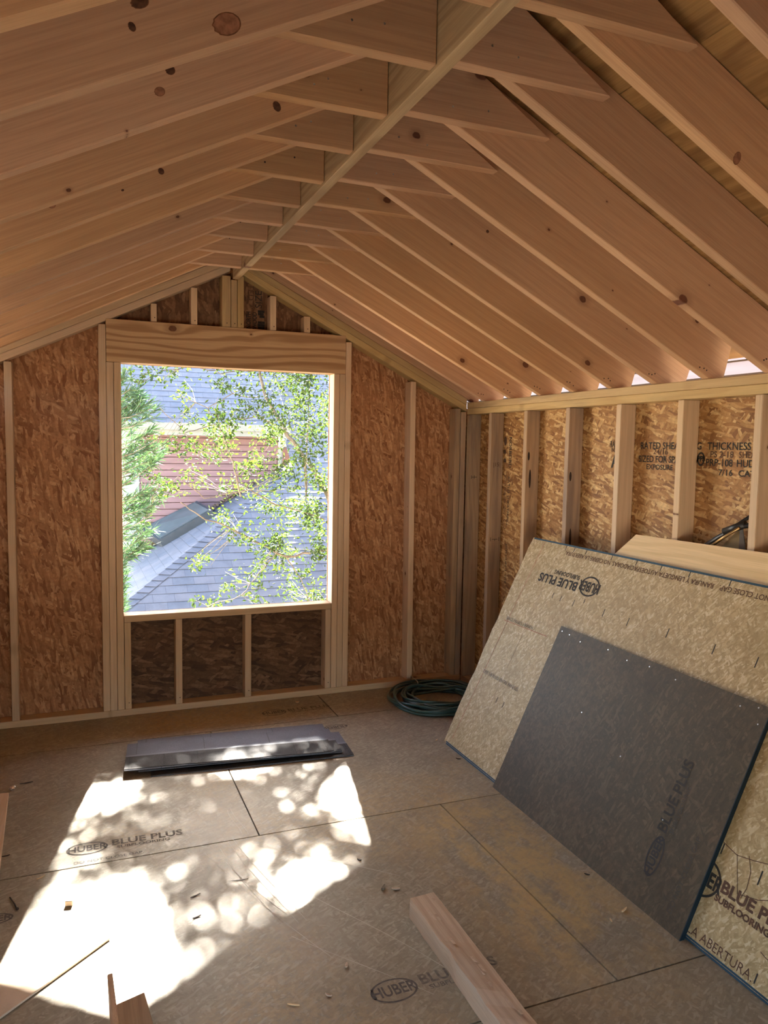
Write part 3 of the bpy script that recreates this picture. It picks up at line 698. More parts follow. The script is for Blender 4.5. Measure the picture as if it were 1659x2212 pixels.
for y_, u_, h_ in [(-1.356, .935, .03), (-1.425, .933, .03), (-1.53, .93, .034), (-1.60, .955, .02), (-1.757, .93, .036), (-1.925, .925, .036), (-2.161, .932, .04), (-2.406, .927, .04), (-2.60, .93, .04), (-2.85, .93, .04),
                    (-1.27, .345, .03), (-1.335, .34, .03), (-2.90, .30, .045), (-2.745, .315, .035), (-3.0, .045, .03)]:
    ds.append(((y_, u_-h_/2), (y_, u_+h_/2)))
for y_ in (-1.30, -1.37, -1.465, -1.66, -1.83, -1.985, -2.15, -2.36, -2.6): ds.append(((y_, 1.175), (y_, 1.207)))
dash(ds, M['ink'], 'ink_dash')
dash([((-1.105, 1.19), (-1.075, .72)), ((-1.075, .72), (-1.04, .05)), ((-1.045, .73), (-1.44, .735))], M['red'], 'chalk_line', .003)
dash([((-1.26, 1.18), (-1.245, .6)), ((-1.245, .6), (-1.23, .2))], plain('faint_pencil', (.24, .17, .11), .9), 'chalk_line', .002)
cv = []
for pl in ([(-2.74, .335), (-2.80, .322), (-2.86, .335), (-3.05, .39)], [(-2.80, .325), (-2.85, .22), (-2.92, .24), (-3.05, .31)], [(-2.84, .34), (-2.865, .30), (-2.872, .25), (-2.865, .215)], [(-2.99, .30), (-2.97, .22)],
           [(-3.02+.07*math.cos(t*.35), .16+.05*math.sin(t*.35)) for t in range(5, 16)]):
    cv += list(zip(pl, pl[1:]))
dash(cv, M['ink_brown'], 'pen_sketch', .0025)
# grey panel standing in front of it
GB = (BX-.0185/math.sin(ANG), 0, 0)
gx = lambda ul: ul
gry = lean_panel('subfloor_sheet', [(-1.537, .0), (-1.537, .816), (-2.735, .806), (-2.735, .0)], .0172, M['panel_grey'], GB, 'smaller dark grey weathered panel leaning against the large tan panel')
def ong(y, u): return V(GB)+V((0, y, 0))+U*u
strip('blue_edge', -2.7352, -2.7385, .0, .806, -.0172, .0, plain('navy_edge_paint', (.008, .02, .03), .6), gry, GB)
logo(ong(-2.525, .178), U, EY, 1.1, M['black'], gry, False, .066, .030)
text('BLUE PLUS', .062, ong(-2.515, .262), U, EY, plain('worn_ink', (.05, .045, .04), .9), gry, off=.0016, sx=.92)
text('SUBFLOORING', .026, ong(-2.555, .275), U, EY, plain('worn_ink_pale', (.075, .066, .058), .9), gry, off=.0004, sx=1.0)
text('DO NOT CLOSE GAP', .028, ong(-2.665, .05), U, EY, plain('worn_ink_edge', (.07, .06, .05), .9), gry, off=.0004, sx=1.0)
nails([ong(y, .785+random.uniform(-.01, .01)) for y in (-1.56, -1.62, -1.71, -1.9, -2.03, -2.16, -2.31, -2.62, -2.69)] + [ong(-1.9, .5), ong(-2.2, .42), ong(-2.5, .3), ong(-2.71, .74)], N, M['nail'], gry, .003)
# offcut behind
sec = lean_panel('subfloor_offcut', [(-.945, .0), (-.94, .2), (-.952, .42), (-.948, .60), (-.97, .655), (-2.6, .65), (-2.6, .0)], .018, M['panel_tan'], (BX+.0215, 0, 0), 'low brown subfloor offcut behind the large tan panel, only its left edge showing')
# plywood sheet with clipped corner against the studs
BP = V((BX+.068, 0, 0)); TP = V((W-.022, 0, 1.19)); U2 = (TP-BP).normalized(); N2 = V((-U2.z, 0, U2.x)); LU = (TP-BP).length
def uz(z): return z/U2.z
ply = lean_panel('plywood_sheet', [(-1.47, 0), (-1.47, uz(.90)), (-1.728, uz(1.188)), (-3.5, uz(1.215)), (-3.5, 0)], .016, M['fresh'], BP, 'pale fresh plywood sheet with a clipped corner standing behind the large tan panel', 'plywood', U2, N2)
# folded stand resting in the stud bay
tr = empty('folded_stand', (W+.03, -2.2, 1.15)); tag(tr, 'folded black metal stand with a tan canvas strap stuck in the stud bay at right', 'stand')
def atx(px, py, x):
    d = right*((px-829.5)/F_PX) - up*((py-1106)/F_PX) + fwd
    return CAM + d*((x-CAM.x)/d.x)
for nm, pl, r_ in (('leg', [(1490, 1200), (1545, 1163), (1580, 1142), (1626, 1112)], .007), ('leg', [(1500, 1197), (1555, 1160), (1597, 1139), (1632, 1132)], .010), ('brace_tube', [(1530, 1183), (1562, 1162), (1597, 1140)], .006)):
    bm = bmesh.new(); xx = {'leg': W+.03, 'brace_tube': W+.008}[nm] + (.02 if r_ == .007 else 0)
    tube(bm, [atx(a, b, xx) for a, b in pl], r_, 10); from_bm(nm, bm, M['black'] if nm == 'leg' else M['brass'], ID, tr, True)
bm = bmesh.new(); c = atx(1583, 1140, W+.03); 
tube(bm, [c+V((0, .04, -.02)), c+V((0, -.06, .02))], .016, 10); from_bm('clamp', bm, M['black'], ID, tr, True)
bm = bmesh.new(); a, b, c_, d_ = atx(1598, 1140, W+.03), atx(1604, 1142, W+.035), atx(1611, 1200, W+.03), atx(1595, 1200, W+.015)
f = bm.faces.new([bm.verts.new(p) for p in (a, b, c_, d_)]); r = bmesh.ops.extrude_face_region(bm, geom=[f])
for v in [e for e in r['geom'] if isinstance(e, bmesh.types.BMVert)]: v.co.x += .004
from_bm('strap', bm, plain('grey_strap', (.16, .15, .14), .8), ID, tr)
bm = bmesh.new()
f = bm.faces.new([bm.verts.new(atx(*p)) for p in ((1597, 1142, W+.05), (1545, 1195, W+.05), (1600, 1210, W+.05))]); r = bmesh.ops.extrude_face_region(bm, geom=[f])
for v in [e for e in r['geom'] if isinstance(e, bmesh.types.BMVert)]: v.co.x += .006
from_bm('canvas_flap', bm, M['canvas'], ID, tr)

# ------------------------------------------------------------------ coiled hose
ho = empty('garden_hose', (2.085, -.36, 0)); tag(ho, 'coiled dark green hose lying on the floor in the far right corner', 'hose')
random.seed(21); pts = []; turns = 15; cx, cy = 2.080, -.355
for i in range(turns*40):
    t = i/40; a = 2*PI*t+.5
    kk = t/turns
    R = .185+.115*(.5+.5*math.sin(t*2.1+.6))+.018*math.sin(a*2+t)
    z = .009+.055*kk*(.6+.4*math.sin(a+t*1.7)**2)+.006*math.sin(3*a+t)
    ox, oy = .014*math.sin(t*1.3), .014*math.cos(t*1.9)
    x_, y_ = cx+ox+R*math.cos(a)*.97, cy+oy+R*math.sin(a)*1.0
    pts.append((min(x_, 2.385), min(y_, -.03), max(.0085, z)))
pts += [(cx+.17*math.cos(2.6+.1*i)-.0*i, cy+.12*math.sin(2.6+.2*i)+.02, .03) for i in range(0, 6)]
bm = bmesh.new(); tube(bm, pts, .0078, 8); from_bm('hose_coil', bm, M['hose'], ID, ho, True)
bm = bmesh.new(); e = V(pts[-1]); tube(bm, [e, e+V((.03, -.012, 0)), e+V((.055, -.02, 0))], .011, 10); from_bm('hose_end', bm, M['brass'], ID, ho, True)['label'] = 'brass hose end'
bm = bmesh.new(); tube(bm, [V((cx-.05, cy+.19, .01)), V((cx-.06, cy+.20, .072)), V((cx-.055, cy+.31, .075)), V((cx-.05, cy+.325, .01))], .003, 6); from_bm('tie_wrap', bm, M['nail'], ID, ho, True)

# ------------------------------------------------------------------ stack of asphalt shingles
def shingle(cxy, ang, z, lab, dark=True, Lx=1.0, Wy=.336, chunks=True):
    fr = Matrix.Translation(V((cxy[0], cxy[1], z))) @ Matrix.Rotation(ang, 4, 'Z')
    rt = empty('roof_shingle', None, fr); tag(rt, lab, 'shingle', 'asphalt shingles stacked on the floor')
    random.seed(int(z*10000))
    def slab(nm, x0, x1, y0, y1, z0, z1, mat, notch=0):
        bm = bmesh.new(); n = 24
        for i in range(n):
            pass
        top = []; 
        xs = [x0+(x1-x0)*i/n for i in range(n+1)]
        lo = [y0+(random.choice((0, .004, .008)) if notch else 0) for _ in xs]
        for i in range(1, n+1):
            if notch and i % 4: lo[i] = lo[i-1]
        sagf = lambda x, y: .0015*math.sin(x*5+z*80)
        A = [bm.verts.new((x, lo[i], z0+sagf(x, 0))) for i, x in enumerate(xs)]; B = [bm.verts.new((x, y1, z0+sagf(x, 1))) for x in xs]
        Cc = [bm.verts.new((x, lo[i], z1+sagf(x, 0))) for i, x in enumerate(xs)]; Dd = [bm.verts.new((x, y1, z1+sagf(x, 1))) for x in xs]
        for i in range(n):
            bm.faces.new((Cc[i], Cc[i+1], Dd[i+1], Dd[i])); bm.faces.new((A[i+1], A[i], B[i], B[i+1]))
            bm.faces.new((A[i], A[i+1], Cc[i+1], Cc[i])); bm.faces.new((B[i+1], B[i], Dd[i], Dd[i+1]))
        bm.faces.new((A[0], Cc[0], Dd[0], B[0])); bm.faces.new((A[n], B[n], Dd[n], Cc[n]))
        me = bpy.data.meshes.new(nm); bm.to_mesh(me); bm.free(); return link(nm, me, mat, fr, rt)
    slab('shingle_base', -Lx/2, Lx/2, -Wy/2, Wy/2, 0, .0032, M['shingle_slate'])
    slab('tab_layer', -Lx/2, Lx/2, -Wy/2-.001, -.012, .0033, .0062, M['shingle_dark'], 1)
    slab('adhesive_strip', -Lx/2, Lx/2, -.010, .012, .0033, .0043, M['lead'])
    return rt
shingle((.815, -.775), -.085, .0005, 'lowest shingle of the stack, sticking out furthest at the right', Lx=.99)
shingle((.760, -.640), -.095, .0075, 'shingle near the bottom of the stack, sticking out behind at the left', Lx=.99)
shingle((.765, -.735), -.10, .0145, 'middle shingle of the stack, right end peeking out', Lx=.99)
shingle((.725, -.730), -.10, .0215, 'second shingle from the top of the stack', Lx=.99)
shingle((.706, -.745), -.107, .0285, 'topmost dark shingle of the stack lying in front of the window', Lx=1.0)

# ------------------------------------------------------------------ lumber and scraps on the floor
def lump(name, corners_xy, z0, z1, mat, X, lab, cat, jag=0.0, sub=0, seed=1):
    random.seed(seed); bm = bmesh.new()
    a = [bm.verts.new((x, y, z0)) for x, y in corners_xy]; b = [bm.verts.new((x, y, z1)) for x, y in corners_xy]; n = len(a)
    bm.faces.new(a[::-1]); bm.faces.new(b)
    for i in range(n): bm.faces.new((a[i], a[(i+1) % n], b[(i+1) % n], b[i]))
    bmesh.ops.recalc_face_normals(bm, faces=bm.faces)
    if sub:
        bmesh.ops.subdivide_edges(bm, edges=[e for e in bm.edges if e.calc_length() > .2], cuts=sub, use_grid_fill=True)
        for v in bm.verts:
            nz = noise.noise(v.co*18)*jag; v.co.x += nz; v.co.y += noise.noise(v.co*23+V((5, 5, 5)))*jag*.6
            if v.co.z > z0+.01: v.co.z += noise.noise(v.co*25+V((9, 1, 2)))*jag*.8
    else: bmesh.ops.bevel(bm, geom=list(bm.edges), offset=.002, segments=1, affect='EDGES')
    return tag(from_bm(name, bm, mat, frame(X, EX if abs(V(X).y) > .5 else EY, (corners_xy[0][0], corners_xy[0][1], z0))), lab, cat)
lum = lump('lumber_piece', [(1.016, -2.322), (1.106, -2.318), (1.098, -3.65), (1.008, -3.65)], .001, .068, M['old'], EY, 'rough splintered piece of lumber lying on the floor at the bottom', 'lumber', .007, 22, 4)
random.seed(8)
bm = bmesh.new()
for i in range(26):
    yy = -2.34-i*.05+random.uniform(-.02, .02); xx = 1.025+random.uniform(0, .06)
    p = V((xx, yy, .0705)); L_ = random.uniform(.02, .07); w_ = random.uniform(.004, .010)
    q = [p+V((0, 0, 0)), p+V((w_, -.003, .001)), p+V((w_*.6, -L_, .006)), p+V((-.002, -L_*.8, .003))]
    bm = bmesh.new(); bm.faces.new([bm.verts.new(c) for c in q]); from_bm('splinter', bm, M['old'], ID, lum)
# flat plywood offcut, board on the left, blocks
lump('plywood_offcut', [(-.02, -1.985), (.08, -2.10), (-.32, -2.45), (-.42, -2.34)], .001, .008, plain('pale_plywood_face', (.62, .50, .38), .8), V((.55, .70, 0)), 'pale plywood offcut lying flat in the bright sun patch', 'plywood')
lump('floor_board', [(-.295, -.905), (-.275, -1.66), (-.60, -1.70), (-.60, -.88)], .001, .022, M['stud'], EY, 'pale board lying on the floor at the left picture edge', 'board')
o = lump('wood_block', [(-.052, -1.843), (-.028, -1.848), (-.032, -1.868), (-.056, -1.862)], .001, .019, M['old'], EX, 'tiny cube-like wood block casting a shadow in the sun patch', 'block')
# two offcuts standing at the bottom edge
lump('board_offcut', [(.075, -2.480), (.155, -2.455), (.170, -2.62), (.090, -2.64)], .013, .055, M['stud_dirty'], EY, 'grey end of a thick board lying in the sun at the bottom edge', 'board')
prism('board_splinter', [V((.063, -2.47, .013)), V((.071, -2.65, .013)), V((.068, -2.66, .10)), V((.058, -2.475, .145))], V((.014, .002, 0)), M['rafter'], EZ, EY)
tag(bpy.data.objects['board_splinter'], 'pointed reddish splinter standing beside the thick board end', 'splinter')
# nails and chips
def chip(name, px, py, L, w, h, rot, mat, lab, cat, grp=None):
    d = right*((px-829.5)/F_PX) - up*((py-1106)/F_PX) + fwd; p = CAM + d*(-CAM.z/d.z)
    random.seed(int(px*7+py)); bm = bmesh.new()
    n = 5; A = []
    for i in range(n+1):
        t = i/n-.5; wv = w*(1-(2*abs(t))**3*.8)*random.uniform(.7, 1.1); zz = h*.5+h*.6*(t*2)**2*random.uniform(.3, 1)
        A.append([bm.verts.new((t*L, s_*wv/2, zz+q_)) for s_, q_ in ((-1, -h*.4), (1, -h*.4), (1, h*.4), (-1, h*.4))])
    for a, b in zip(A, A[1:]):
        for k in range(4): bm.faces.new((a[k], a[(k+1) % 4], b[(k+1) % 4], b[k]))
    bm.faces.new(A[0][::-1]); bm.faces.new(A[-1])
    me = bpy.data.meshes.new(name); bm.to_mesh(me); bm.free()
    fr = Matrix.Translation(V((p.x, p.y, .0008))) @ Matrix.Rotation(rot, 4, 'Z')
    return tag(link(name, me, mat, fr), lab, cat, grp)
CH = [(828, 1921, .03, .012, .008, .9, 'bark', 'dark brown wood chip near the end of the rough lumber piece'), (855, 1922, .03, .008, .006, -.3, 'old', 'pale wood chip right of the dark brown chip'),
      (748, 2088, .022, .008, .006, 1.0, 'old', 'small curled pale chip on the shaded floor, above the oval stamp'), (710, 2152, .022, .007, .005, 2.4, 'old', 'pale sliver left of the oval stamp at the bottom'),
      (634, 2172, .035, .004, .003, -.5, 'fresh', 'thin pale sliver near the bottom edge of the picture'), (776, 1858, .018, .008, .003, -.9, 'rust', 'dark flake on the floor right of the sun patch edge'),
      (1103, 1693, .03, .005, .003, -.5, 'fresh', 'pale splinter lying by the foot of the large tan panel'), (1348, 1968, .035, .007, .006, .4, 'fresh', 'yellow wood curl in the sawdust beside the grey panel'),
      (1268, 1890, .02, .004, .004, -.8, 'rust', 'dark sliver in the sawdust beside the grey panel'), (57, 1692, .055, .005, .003, .1, 'rust', 'thin dark splinter on the floor at far left'),
      (422, 1936, .04, .004, .003, .4, 'rust', 'dark sliver in the sun patch, right of the brightest area'), (425, 1982, .03, .004, .003, .3, 'rust', 'lower dark sliver in the sun patch, right of the brightest area'),
      (515, 1902, .07, .002, .002, -.1, 'rust', 'long hair-thin sliver right of the sun patch scratches'), (943, 1600, .02, .007, .005, .6, 'fresh', 'tiny pale chip in front of the green hose'),
      (12, 1850, .03, .004, .003, .1, 'rust', 'short dark sliver beside the board at the left edge'), (88, 1897, .035, .003, .003, .6, 'fresh', 'light sliver at the shadow edge of the sun patch'),
      (642, 1518, .022, .015, .006, 0, 'fresh', 'pale washer-like chip beside the oval stamp near the gable wall'), (990, 1640, .025, .006, .004, -.6, 'rust', 'dark splinter near the left foot of the tan panel'),
      (1320, 1990, .02, .005, .004, 1.3, 'fresh', 'small yellow curl close to the grey panel foot')]
for c in CH: chip('wood_chip', c[0], c[1], c[2], c[3], c[4], c[5], M[c[6]], c[7], 'wood chip', 'wood chips and splinters on the floor')
nl = empty('nail', (-.215, -1.79, .003)); tag(nl, 'bent rusty nail on the floor left of the sun patch', 'nail')
bm = bmesh.new(); tube(bm, [V((-.232, -1.745, .004)), V((-.215, -1.79, .004)), V((-.205, -1.825, .004))], .0022, 8); from_bm('nail_shaft', bm, M['rust'], ID, nl, True)
bm = bmesh.new(); tube(bm, [V((-.204, -1.826, .005)), V((-.2035, -1.8285, .005))], .005, 10); from_bm('nail_head', bm, M['rust'], ID, nl, True)
bm = bmesh.new(); bmesh.ops.create_icosphere(bm, subdivisions=2, radius=.014)
for v in bm.verts: v.co *= 1+.5*noise.noise(v.co*150); v.co.z *= .7
me_o = from_bm('foil_scrap', bm, M['foil']); me_o.matrix_world = Matrix.Translation(V((-.285, -.83, .010))); tag(me_o, 'crumpled shiny foil scrap on the floor at far left', 'scrap')

# ------------------------------------------------------------------ neighbouring house
nh = empty('neighbor_house', (4, 8.2, -2.9)); tag(nh, 'neighboring house with blue-grey shingle roofs and dusty pink lap siding outside the window', 'house')
def roof_mesh(name, A, B, upv, Lu, step, mat, par, clipf=None, th=.005):
    """courses of shingles: A-B is the eave, upv the direction up the slope"""
    A, B, upv = V(A), V(B), V(upv).normalized(); X = (B-A).normalized(); Nn = X.cross(upv).normalized()
    if Nn.z < 0: Nn = -Nn
    bm = bmesh.new(); n = int(Lu/step); Lx = (B-A).length
    for i in range(n):
        u_0, u_1 = i*step, (i+1)*step+.01
        xa0, xb0, xa1, xb1 = 0, Lx, 0, Lx
        if clipf: xa0, xb0 = clipf(u_0, Lx); xa1, xb1 = clipf(u_1, Lx)
        m = 24; wv = [0]*(m+1)
        lo0 = [bm.verts.new(A+X*(xa0+(xb0-xa0)*j/m)+upv*(u_0+.003*math.sin(j*2.3+i*5))+Nn*(th+.002*math.sin(j*1.7+i))) for j in range(m+1)]
        hi = [bm.verts.new(A+X*(xa1+(xb1-xa1)*j/m)+upv*u_1) for j in range(m+1)]
        lo1 = [bm.verts.new(v.co-Nn*(th+.004)) for v in lo0]
        for j in range(m):
            bm.faces.new((lo0[j], lo0[j+1], hi[j+1], hi[j])); bm.faces.new((lo1[j], lo1[j+1], lo0[j+1], lo0[j]))
    bmesh.ops.recalc_face_normals(bm, faces=bm.faces)
    fr = frame(X, Nn, A)
    return from_bm(name, bm, mat, fr, par)
SL = .72
def zr1(Y): return -.31+SL*(Y-5.5)
def onroof1(px, py):
    d = right*((px-829.5)/F_PX) - up*((py-1106)/F_PX) + fwd; n_ = V((0, -SL, 1)); q = V((0, 5.5, -.31))
    return CAM + d*((q-CAM).dot(n_)/d.dot(n_))
# front lower roof, facing us; hip line on its left from (hx0,4.2) to (hx1,8.15)
H0 = onroof1(269, 1305); H1 = onroof1(463, 1146)
hd = (H1-H0)/(H1.y-H0.y)
Hb = H0+hd*(3.6-H0.y); Ht = H0+hd*(8.2-H0.y)
upv1 = V((0, 1, SL)).normalized()
def clip1(u_, L):
    Y = 3.6+u_*upv1.y; return (max(0, (Y-3.6)*hd.x), L)
lo = roof_mesh('lower_roof', Hb, Hb+V((9, 0, 0)), upv1, (8.2-3.6)/upv1.y+2.5, .143, M['shingle_roof'], nh, clip1)
# left lower roof face, sloping down to the left from the hip
s2 = hd.z/hd.x; dn = V((-1, 0, -s2)).normalized(); up2 = -dn
Ea = Hb+dn*3.2; Eb = Ea+V((0, 5.2, 0))
def clip2(u_, L):
    x_ = u_*up2.x; xh = x_-3.2*up2.x
    y_s = max(0.0, xh/hd.x) if xh > 0 else 0.0
    return (y_s, 4.75)
roof_mesh('lower_roof', Ea, Ea+V((0, 5.2, 0)), up2, 3.2+ (Ht.x-Hb.x)/up2.x, .143, M['shingle_roof'], nh, clip2)
# hip caps: overlapping bent tabs
bm = bmesh.new(); hv = (Ht-Hb); hl = hv.length; hv.normalize(); n = int(hl/.14)
nL = up2.cross(V((0, 1, 0))); nL = nL if nL.z > 0 else -nL; nF = V((0, -SL, 1)).normalized()
sideF = V((1, 0, 0)); sideL = V((0, 1, 0))*1.0
for i in range(n):
    p = Hb+hv*(i*.14); q = p+hv*.19; e = .012
    wF, wL = .15, .15
    c = [p+sideF*wF+nF*.014, p+V((0, 0, .026)), p+sideL*wL+nL*.014, q+sideF*wF+nF*.004, q+V((0, 0, .010)), q+sideL*wL+nL*.004]
    v = [bm.verts.new(x) for x in c]; bm.faces.new((v[0], v[3], v[4], v[1])); bm.faces.new((v[1], v[4], v[5], v[2]))
from_bm('hip_cap', bm, M['shingle_roof'], frame(hv, EZ, Hb), nh)
# siding wall
def siding(name, p0, X, Lx, z0, z1, exp, mat, par, Nn):
    p0, X, Nn = V(p0), V(X).normalized(), V(Nn); bm = bmesh.new(); z = z0
    while z < z1:
        a = p0+EZ*(z+.012-p0.z)+Nn*.018; b = p0+EZ*(z+exp-p0.z)+Nn*.004; c = a-Nn*.05; d = b-Nn*.036; e = c-EZ*.016
        v = [bm.verts.new(x) for x in (a, a+X*Lx, b+X*Lx, b, c, c+X*Lx, d, d+X*Lx, e, e+X*Lx)]
        bm.faces.new((v[0], v[1], v[2], v[3])); bm.faces.new((v[4], v[5], v[1], v[0])); bm.faces.new((v[3], v[2], v[7], v[6])); bm.faces.new((v[4], v[5], v[9], v[8])); z += exp
    bmesh.ops.recalc_face_normals(bm, faces=bm.faces)
    return from_bm(name, bm, mat, frame(X, Nn, p0), par)
YWALL = 8.15
wl = at(300, 1000, YWALL).x; wrx = at(597, 1000, YWALL).x
siding('siding_wall', (wl, YWALL, -2.5), EX, wrx-wl, -2.5, 2.05, .104, M['pink'], nh, -EY)
def nbox(name, x0, x1, y0, y1, z0, z1, mat):
    bm = bmesh.new(); addbox(bm, x0, x1, y0, y1, z0, z1); return from_bm(name, bm, mat, ID, nh)
nbox('rear_wall', wrx+.05, wrx+1.6, YWALL+.3, YWALL+.4, -1, 1.55, M['pink'])
nbox('corner_board', wl-.20, wl, YWALL-.03, YWALL+.1, -2.5, 1.95, M['white'])
nbox('house_body', wl-.05, wrx+.05, YWALL+.06, YWALL+6, -2.9, 1.9, M['pink'])
eg = at(400, 926, 7.75)
EYZ = eg.z
nbox('gutter', wl-.5, wrx+.10, 7.62, 7.74, EYZ-.02, EYZ+.085, M['beige'])
nbox('fascia', wl-.5, wrx+.10, 7.745, 7.78, EYZ-.10, EYZ+.06, M['white'])
nbox('soffit', wl-.5, wrx+.10, 7.78, YWALL+.06, EYZ-.10, EYZ-.08, M['beige'])
bm = bmesh.new(); tube(bm, [V((wrx+.03, 7.68, EYZ)), V((wrx+.04, 7.80, EYZ-.15)), V((wrx+.05, YWALL-.06, EYZ-.3)), V((wrx+.05, YWALL-.06, EYZ-1.1))], .04, 10); from_bm('downspout', bm, M['white'], ID, nh, True)
roof_mesh('upper_roof', (wl-.6, 7.70, EYZ+.07), (wrx+.12, 7.70, EYZ+.07), (0, 1, .80), 6.0, .143, M['shingle_roof'], nh)
roof_mesh('upper_roof', (wrx+.12, 7.2, zr1(7.2)+.02), (wrx+6.5, 7.2, zr1(7.2)+.02), (0, 1, .80), 8.0, .143, M['shingle_roof'], nh)
# skylight box on the left face
def onroof2(px, py, h=0.0):
    d = right*((px-829.5)/F_PX) - up*((py-1106)/F_PX) + fwd
    return CAM + d*(((Ea-CAM).dot(nL)+h)/d.dot(nL))
TQ = [onroof2(343, 1167, .12), onroof2(457, 1100, .12), at(425, 1082, 8.08), at(306, 1141, 8.08)]
def skybox(name, lift, drop, inset, mat, par):
    c_ = sum(TQ, V((0, 0, 0)))/4; nq = (TQ[1]-TQ[0]).cross(TQ[3]-TQ[0]).normalized(); bm = bmesh.new()
    q = [p+(c_-p).normalized()*inset for p in TQ]
    tp = [bm.verts.new(p+nq*lift) for p in q]; bt = [bm.verts.new(p-nL*drop) for p in q]
    bm.faces.new(tp); bm.faces.new(bt[::-1])
    for i in range(4): bm.faces.new((bt[i], bt[(i+1) % 4], tp[(i+1) % 4], tp[i]))
    bmesh.ops.recalc_face_normals(bm, faces=bm.faces)
    return from_bm(name, bm, mat, frame(TQ[1]-TQ[0], nq, TQ[0]), par)
skf = skybox('skylight', 0, .2, 0, M['skyframe'], nh); skf['label'] = 'grey metal framed roof skylight box'
skybox('pane', .008, .005, .05, M['skyglass'], skf)
# leaf litter where the roof meets the wall
random.seed(2); bm = bmesh.new()
for i in range(420):
    a = random.random(); p = onroof2(268+250*a+random.uniform(-8, 8), 1190-150*a+random.gauss(0, 5)-2, .02+random.random()*.04)
    if p.y > YWALL-.02: p.y = YWALL-.02-random.random()*.2
    r_ = .03; ax = V((random.gauss(0, 1), random.gauss(0, 1), random.gauss(0, .5))).normalized(); bx = ax.orthogonal().normalized()
    bm.faces.new([bm.verts.new(p+ax*r_), bm.verts.new(p+bx*r_*.5), bm.verts.new(p-ax*r_), bm.verts.new(p-bx*r_*.5)])
tag(from_bm('leaf_litter', bm, M['litter']), 'brown dry leaves gathered where the lower roof meets the siding', 'leaves', None, 'stuff')
# pale house wall seen through the gaps over the right wall
nw = empty('neighbor_wall', (4.6, -1, -2.9)); tag(nw, 'sunlit pale siding outside, seen through the gaps between rafter tails and the right wall', 'house')
siding('siding_wall', (4.6, -8, -2.9), EY, 14, -2.9, 4.2, .105, M['palesiding'], nw, -EX)
bm = bmesh.new(); addbox(bm, -60, 60, -60, 80, -3.1, -2.9); tag(from_bm('ground', bm, M['ground']), 'ground outside', None, None, 'structure')

# ------------------------------------------------------------------ trees
def leafset(bm, p, L, w, ax, fold=.25):
    ax = ax.normalized(); s_ = ax.orthogonal().normalized(); s_.rotate(Matrix.Rotation(random.uniform(0, 2*PI), 3, ax)); n_ = ax.cross(s_)
    a = bm.verts.new(p); m1 = bm.verts.new(p+ax*L*.45+s_*w/2+n_*fold*w); m2 = bm.verts.new(p+ax*L*.45-s_*w/2+n_*fold*w); t = bm.verts.new(p+ax*L)
    k = bm.verts.new(p+ax*L*.5)
    bm.faces.new((a, m1, k)); bm.faces.new((m1, t, k)); bm.faces.new((a, k, m2)); bm.faces.new((k, t, m2))
def rnd(s_): return V((random.gauss(0, s_), random.gauss(0, s_), random.gauss(0, s_)))
tree = empty('leafy_tree', (3.4, 3.2, -2.9)); tag(tree, 'small-leaved tree with bright yellow-green leaves filling the right of the window', 'tree')
random.seed(31)
bark = bmesh.new(); lv = bmesh.new()
def limb(pl, r_a, r_b, Ys):
    pts = [at(x, y, Y) for (x, y), Y in zip(pl, Ys)]
    fine = []
    for a, b in zip(pts, pts[1:]):
        for i in range(4): fine.append(a.lerp(b, i/4)+rnd(.006))
    fine.append(pts[-1]); tube(bark, fine, r_a, 6, r_b); return fine
B = []
B.append(limb([(760, 1190), (716, 1085), (660, 990), (612, 925), (575, 860), (560, 800), (540, 740)], .030, .010, [3.2]*7))
B.append(limb([(740, 1180), (690, 1190), (616, 1202), (560, 1175), (500, 1140), (430, 1115), (390, 1085)], .016, .004, [3.0, 2.9, 2.8, 2.8, 2.7, 2.6, 2.6]))
B.append(limb([(520, 1075), (505, 1010), (490, 965), (477, 930), (470, 900)], .008, .004, [2.6]*5))
B.append(limb([(660, 990), (661, 1080), (660, 1010), (668, 880), (670, 790)], .009, .005, [3.3]*5))
B.append(limb([(612, 925), (560, 900), (500, 905), (440, 925), (400, 935), (345, 880)], .007, .003, [3.1, 3, 2.9, 2.8, 2.7, 2.6]))
B.append(limb([(560, 860), (500, 850), (450, 880), (400, 860), (380, 845)], .006, .003, [3.2, 3.0, 3.0, 2.9, 2.9]))
B.append(limb([(600, 1190), (560, 1240), (520, 1285), (450, 1310)], .006, .003, [2.7, 2.6, 2.5, 2.5]))
B.append(limb([(616, 1202), (650, 1250), (670, 1310), (690, 1350)], .006, .003, [2.8]*4))
B.append(limb([(700, 1120), (600, 1090), (540, 1060), (440, 1075), (385, 1030), (330, 1070)], .007, .003, [3.1, 3.0, 2.8, 2.7, 2.6, 2.5]))
B.append(limb([(560, 800), (480, 805), (420, 790), (350, 800), (300, 830)], .006, .003, [3.2, 3.1, 3.0, 2.9, 2.8]))
CL = []   # (px,py,radius px,Y, leaves)
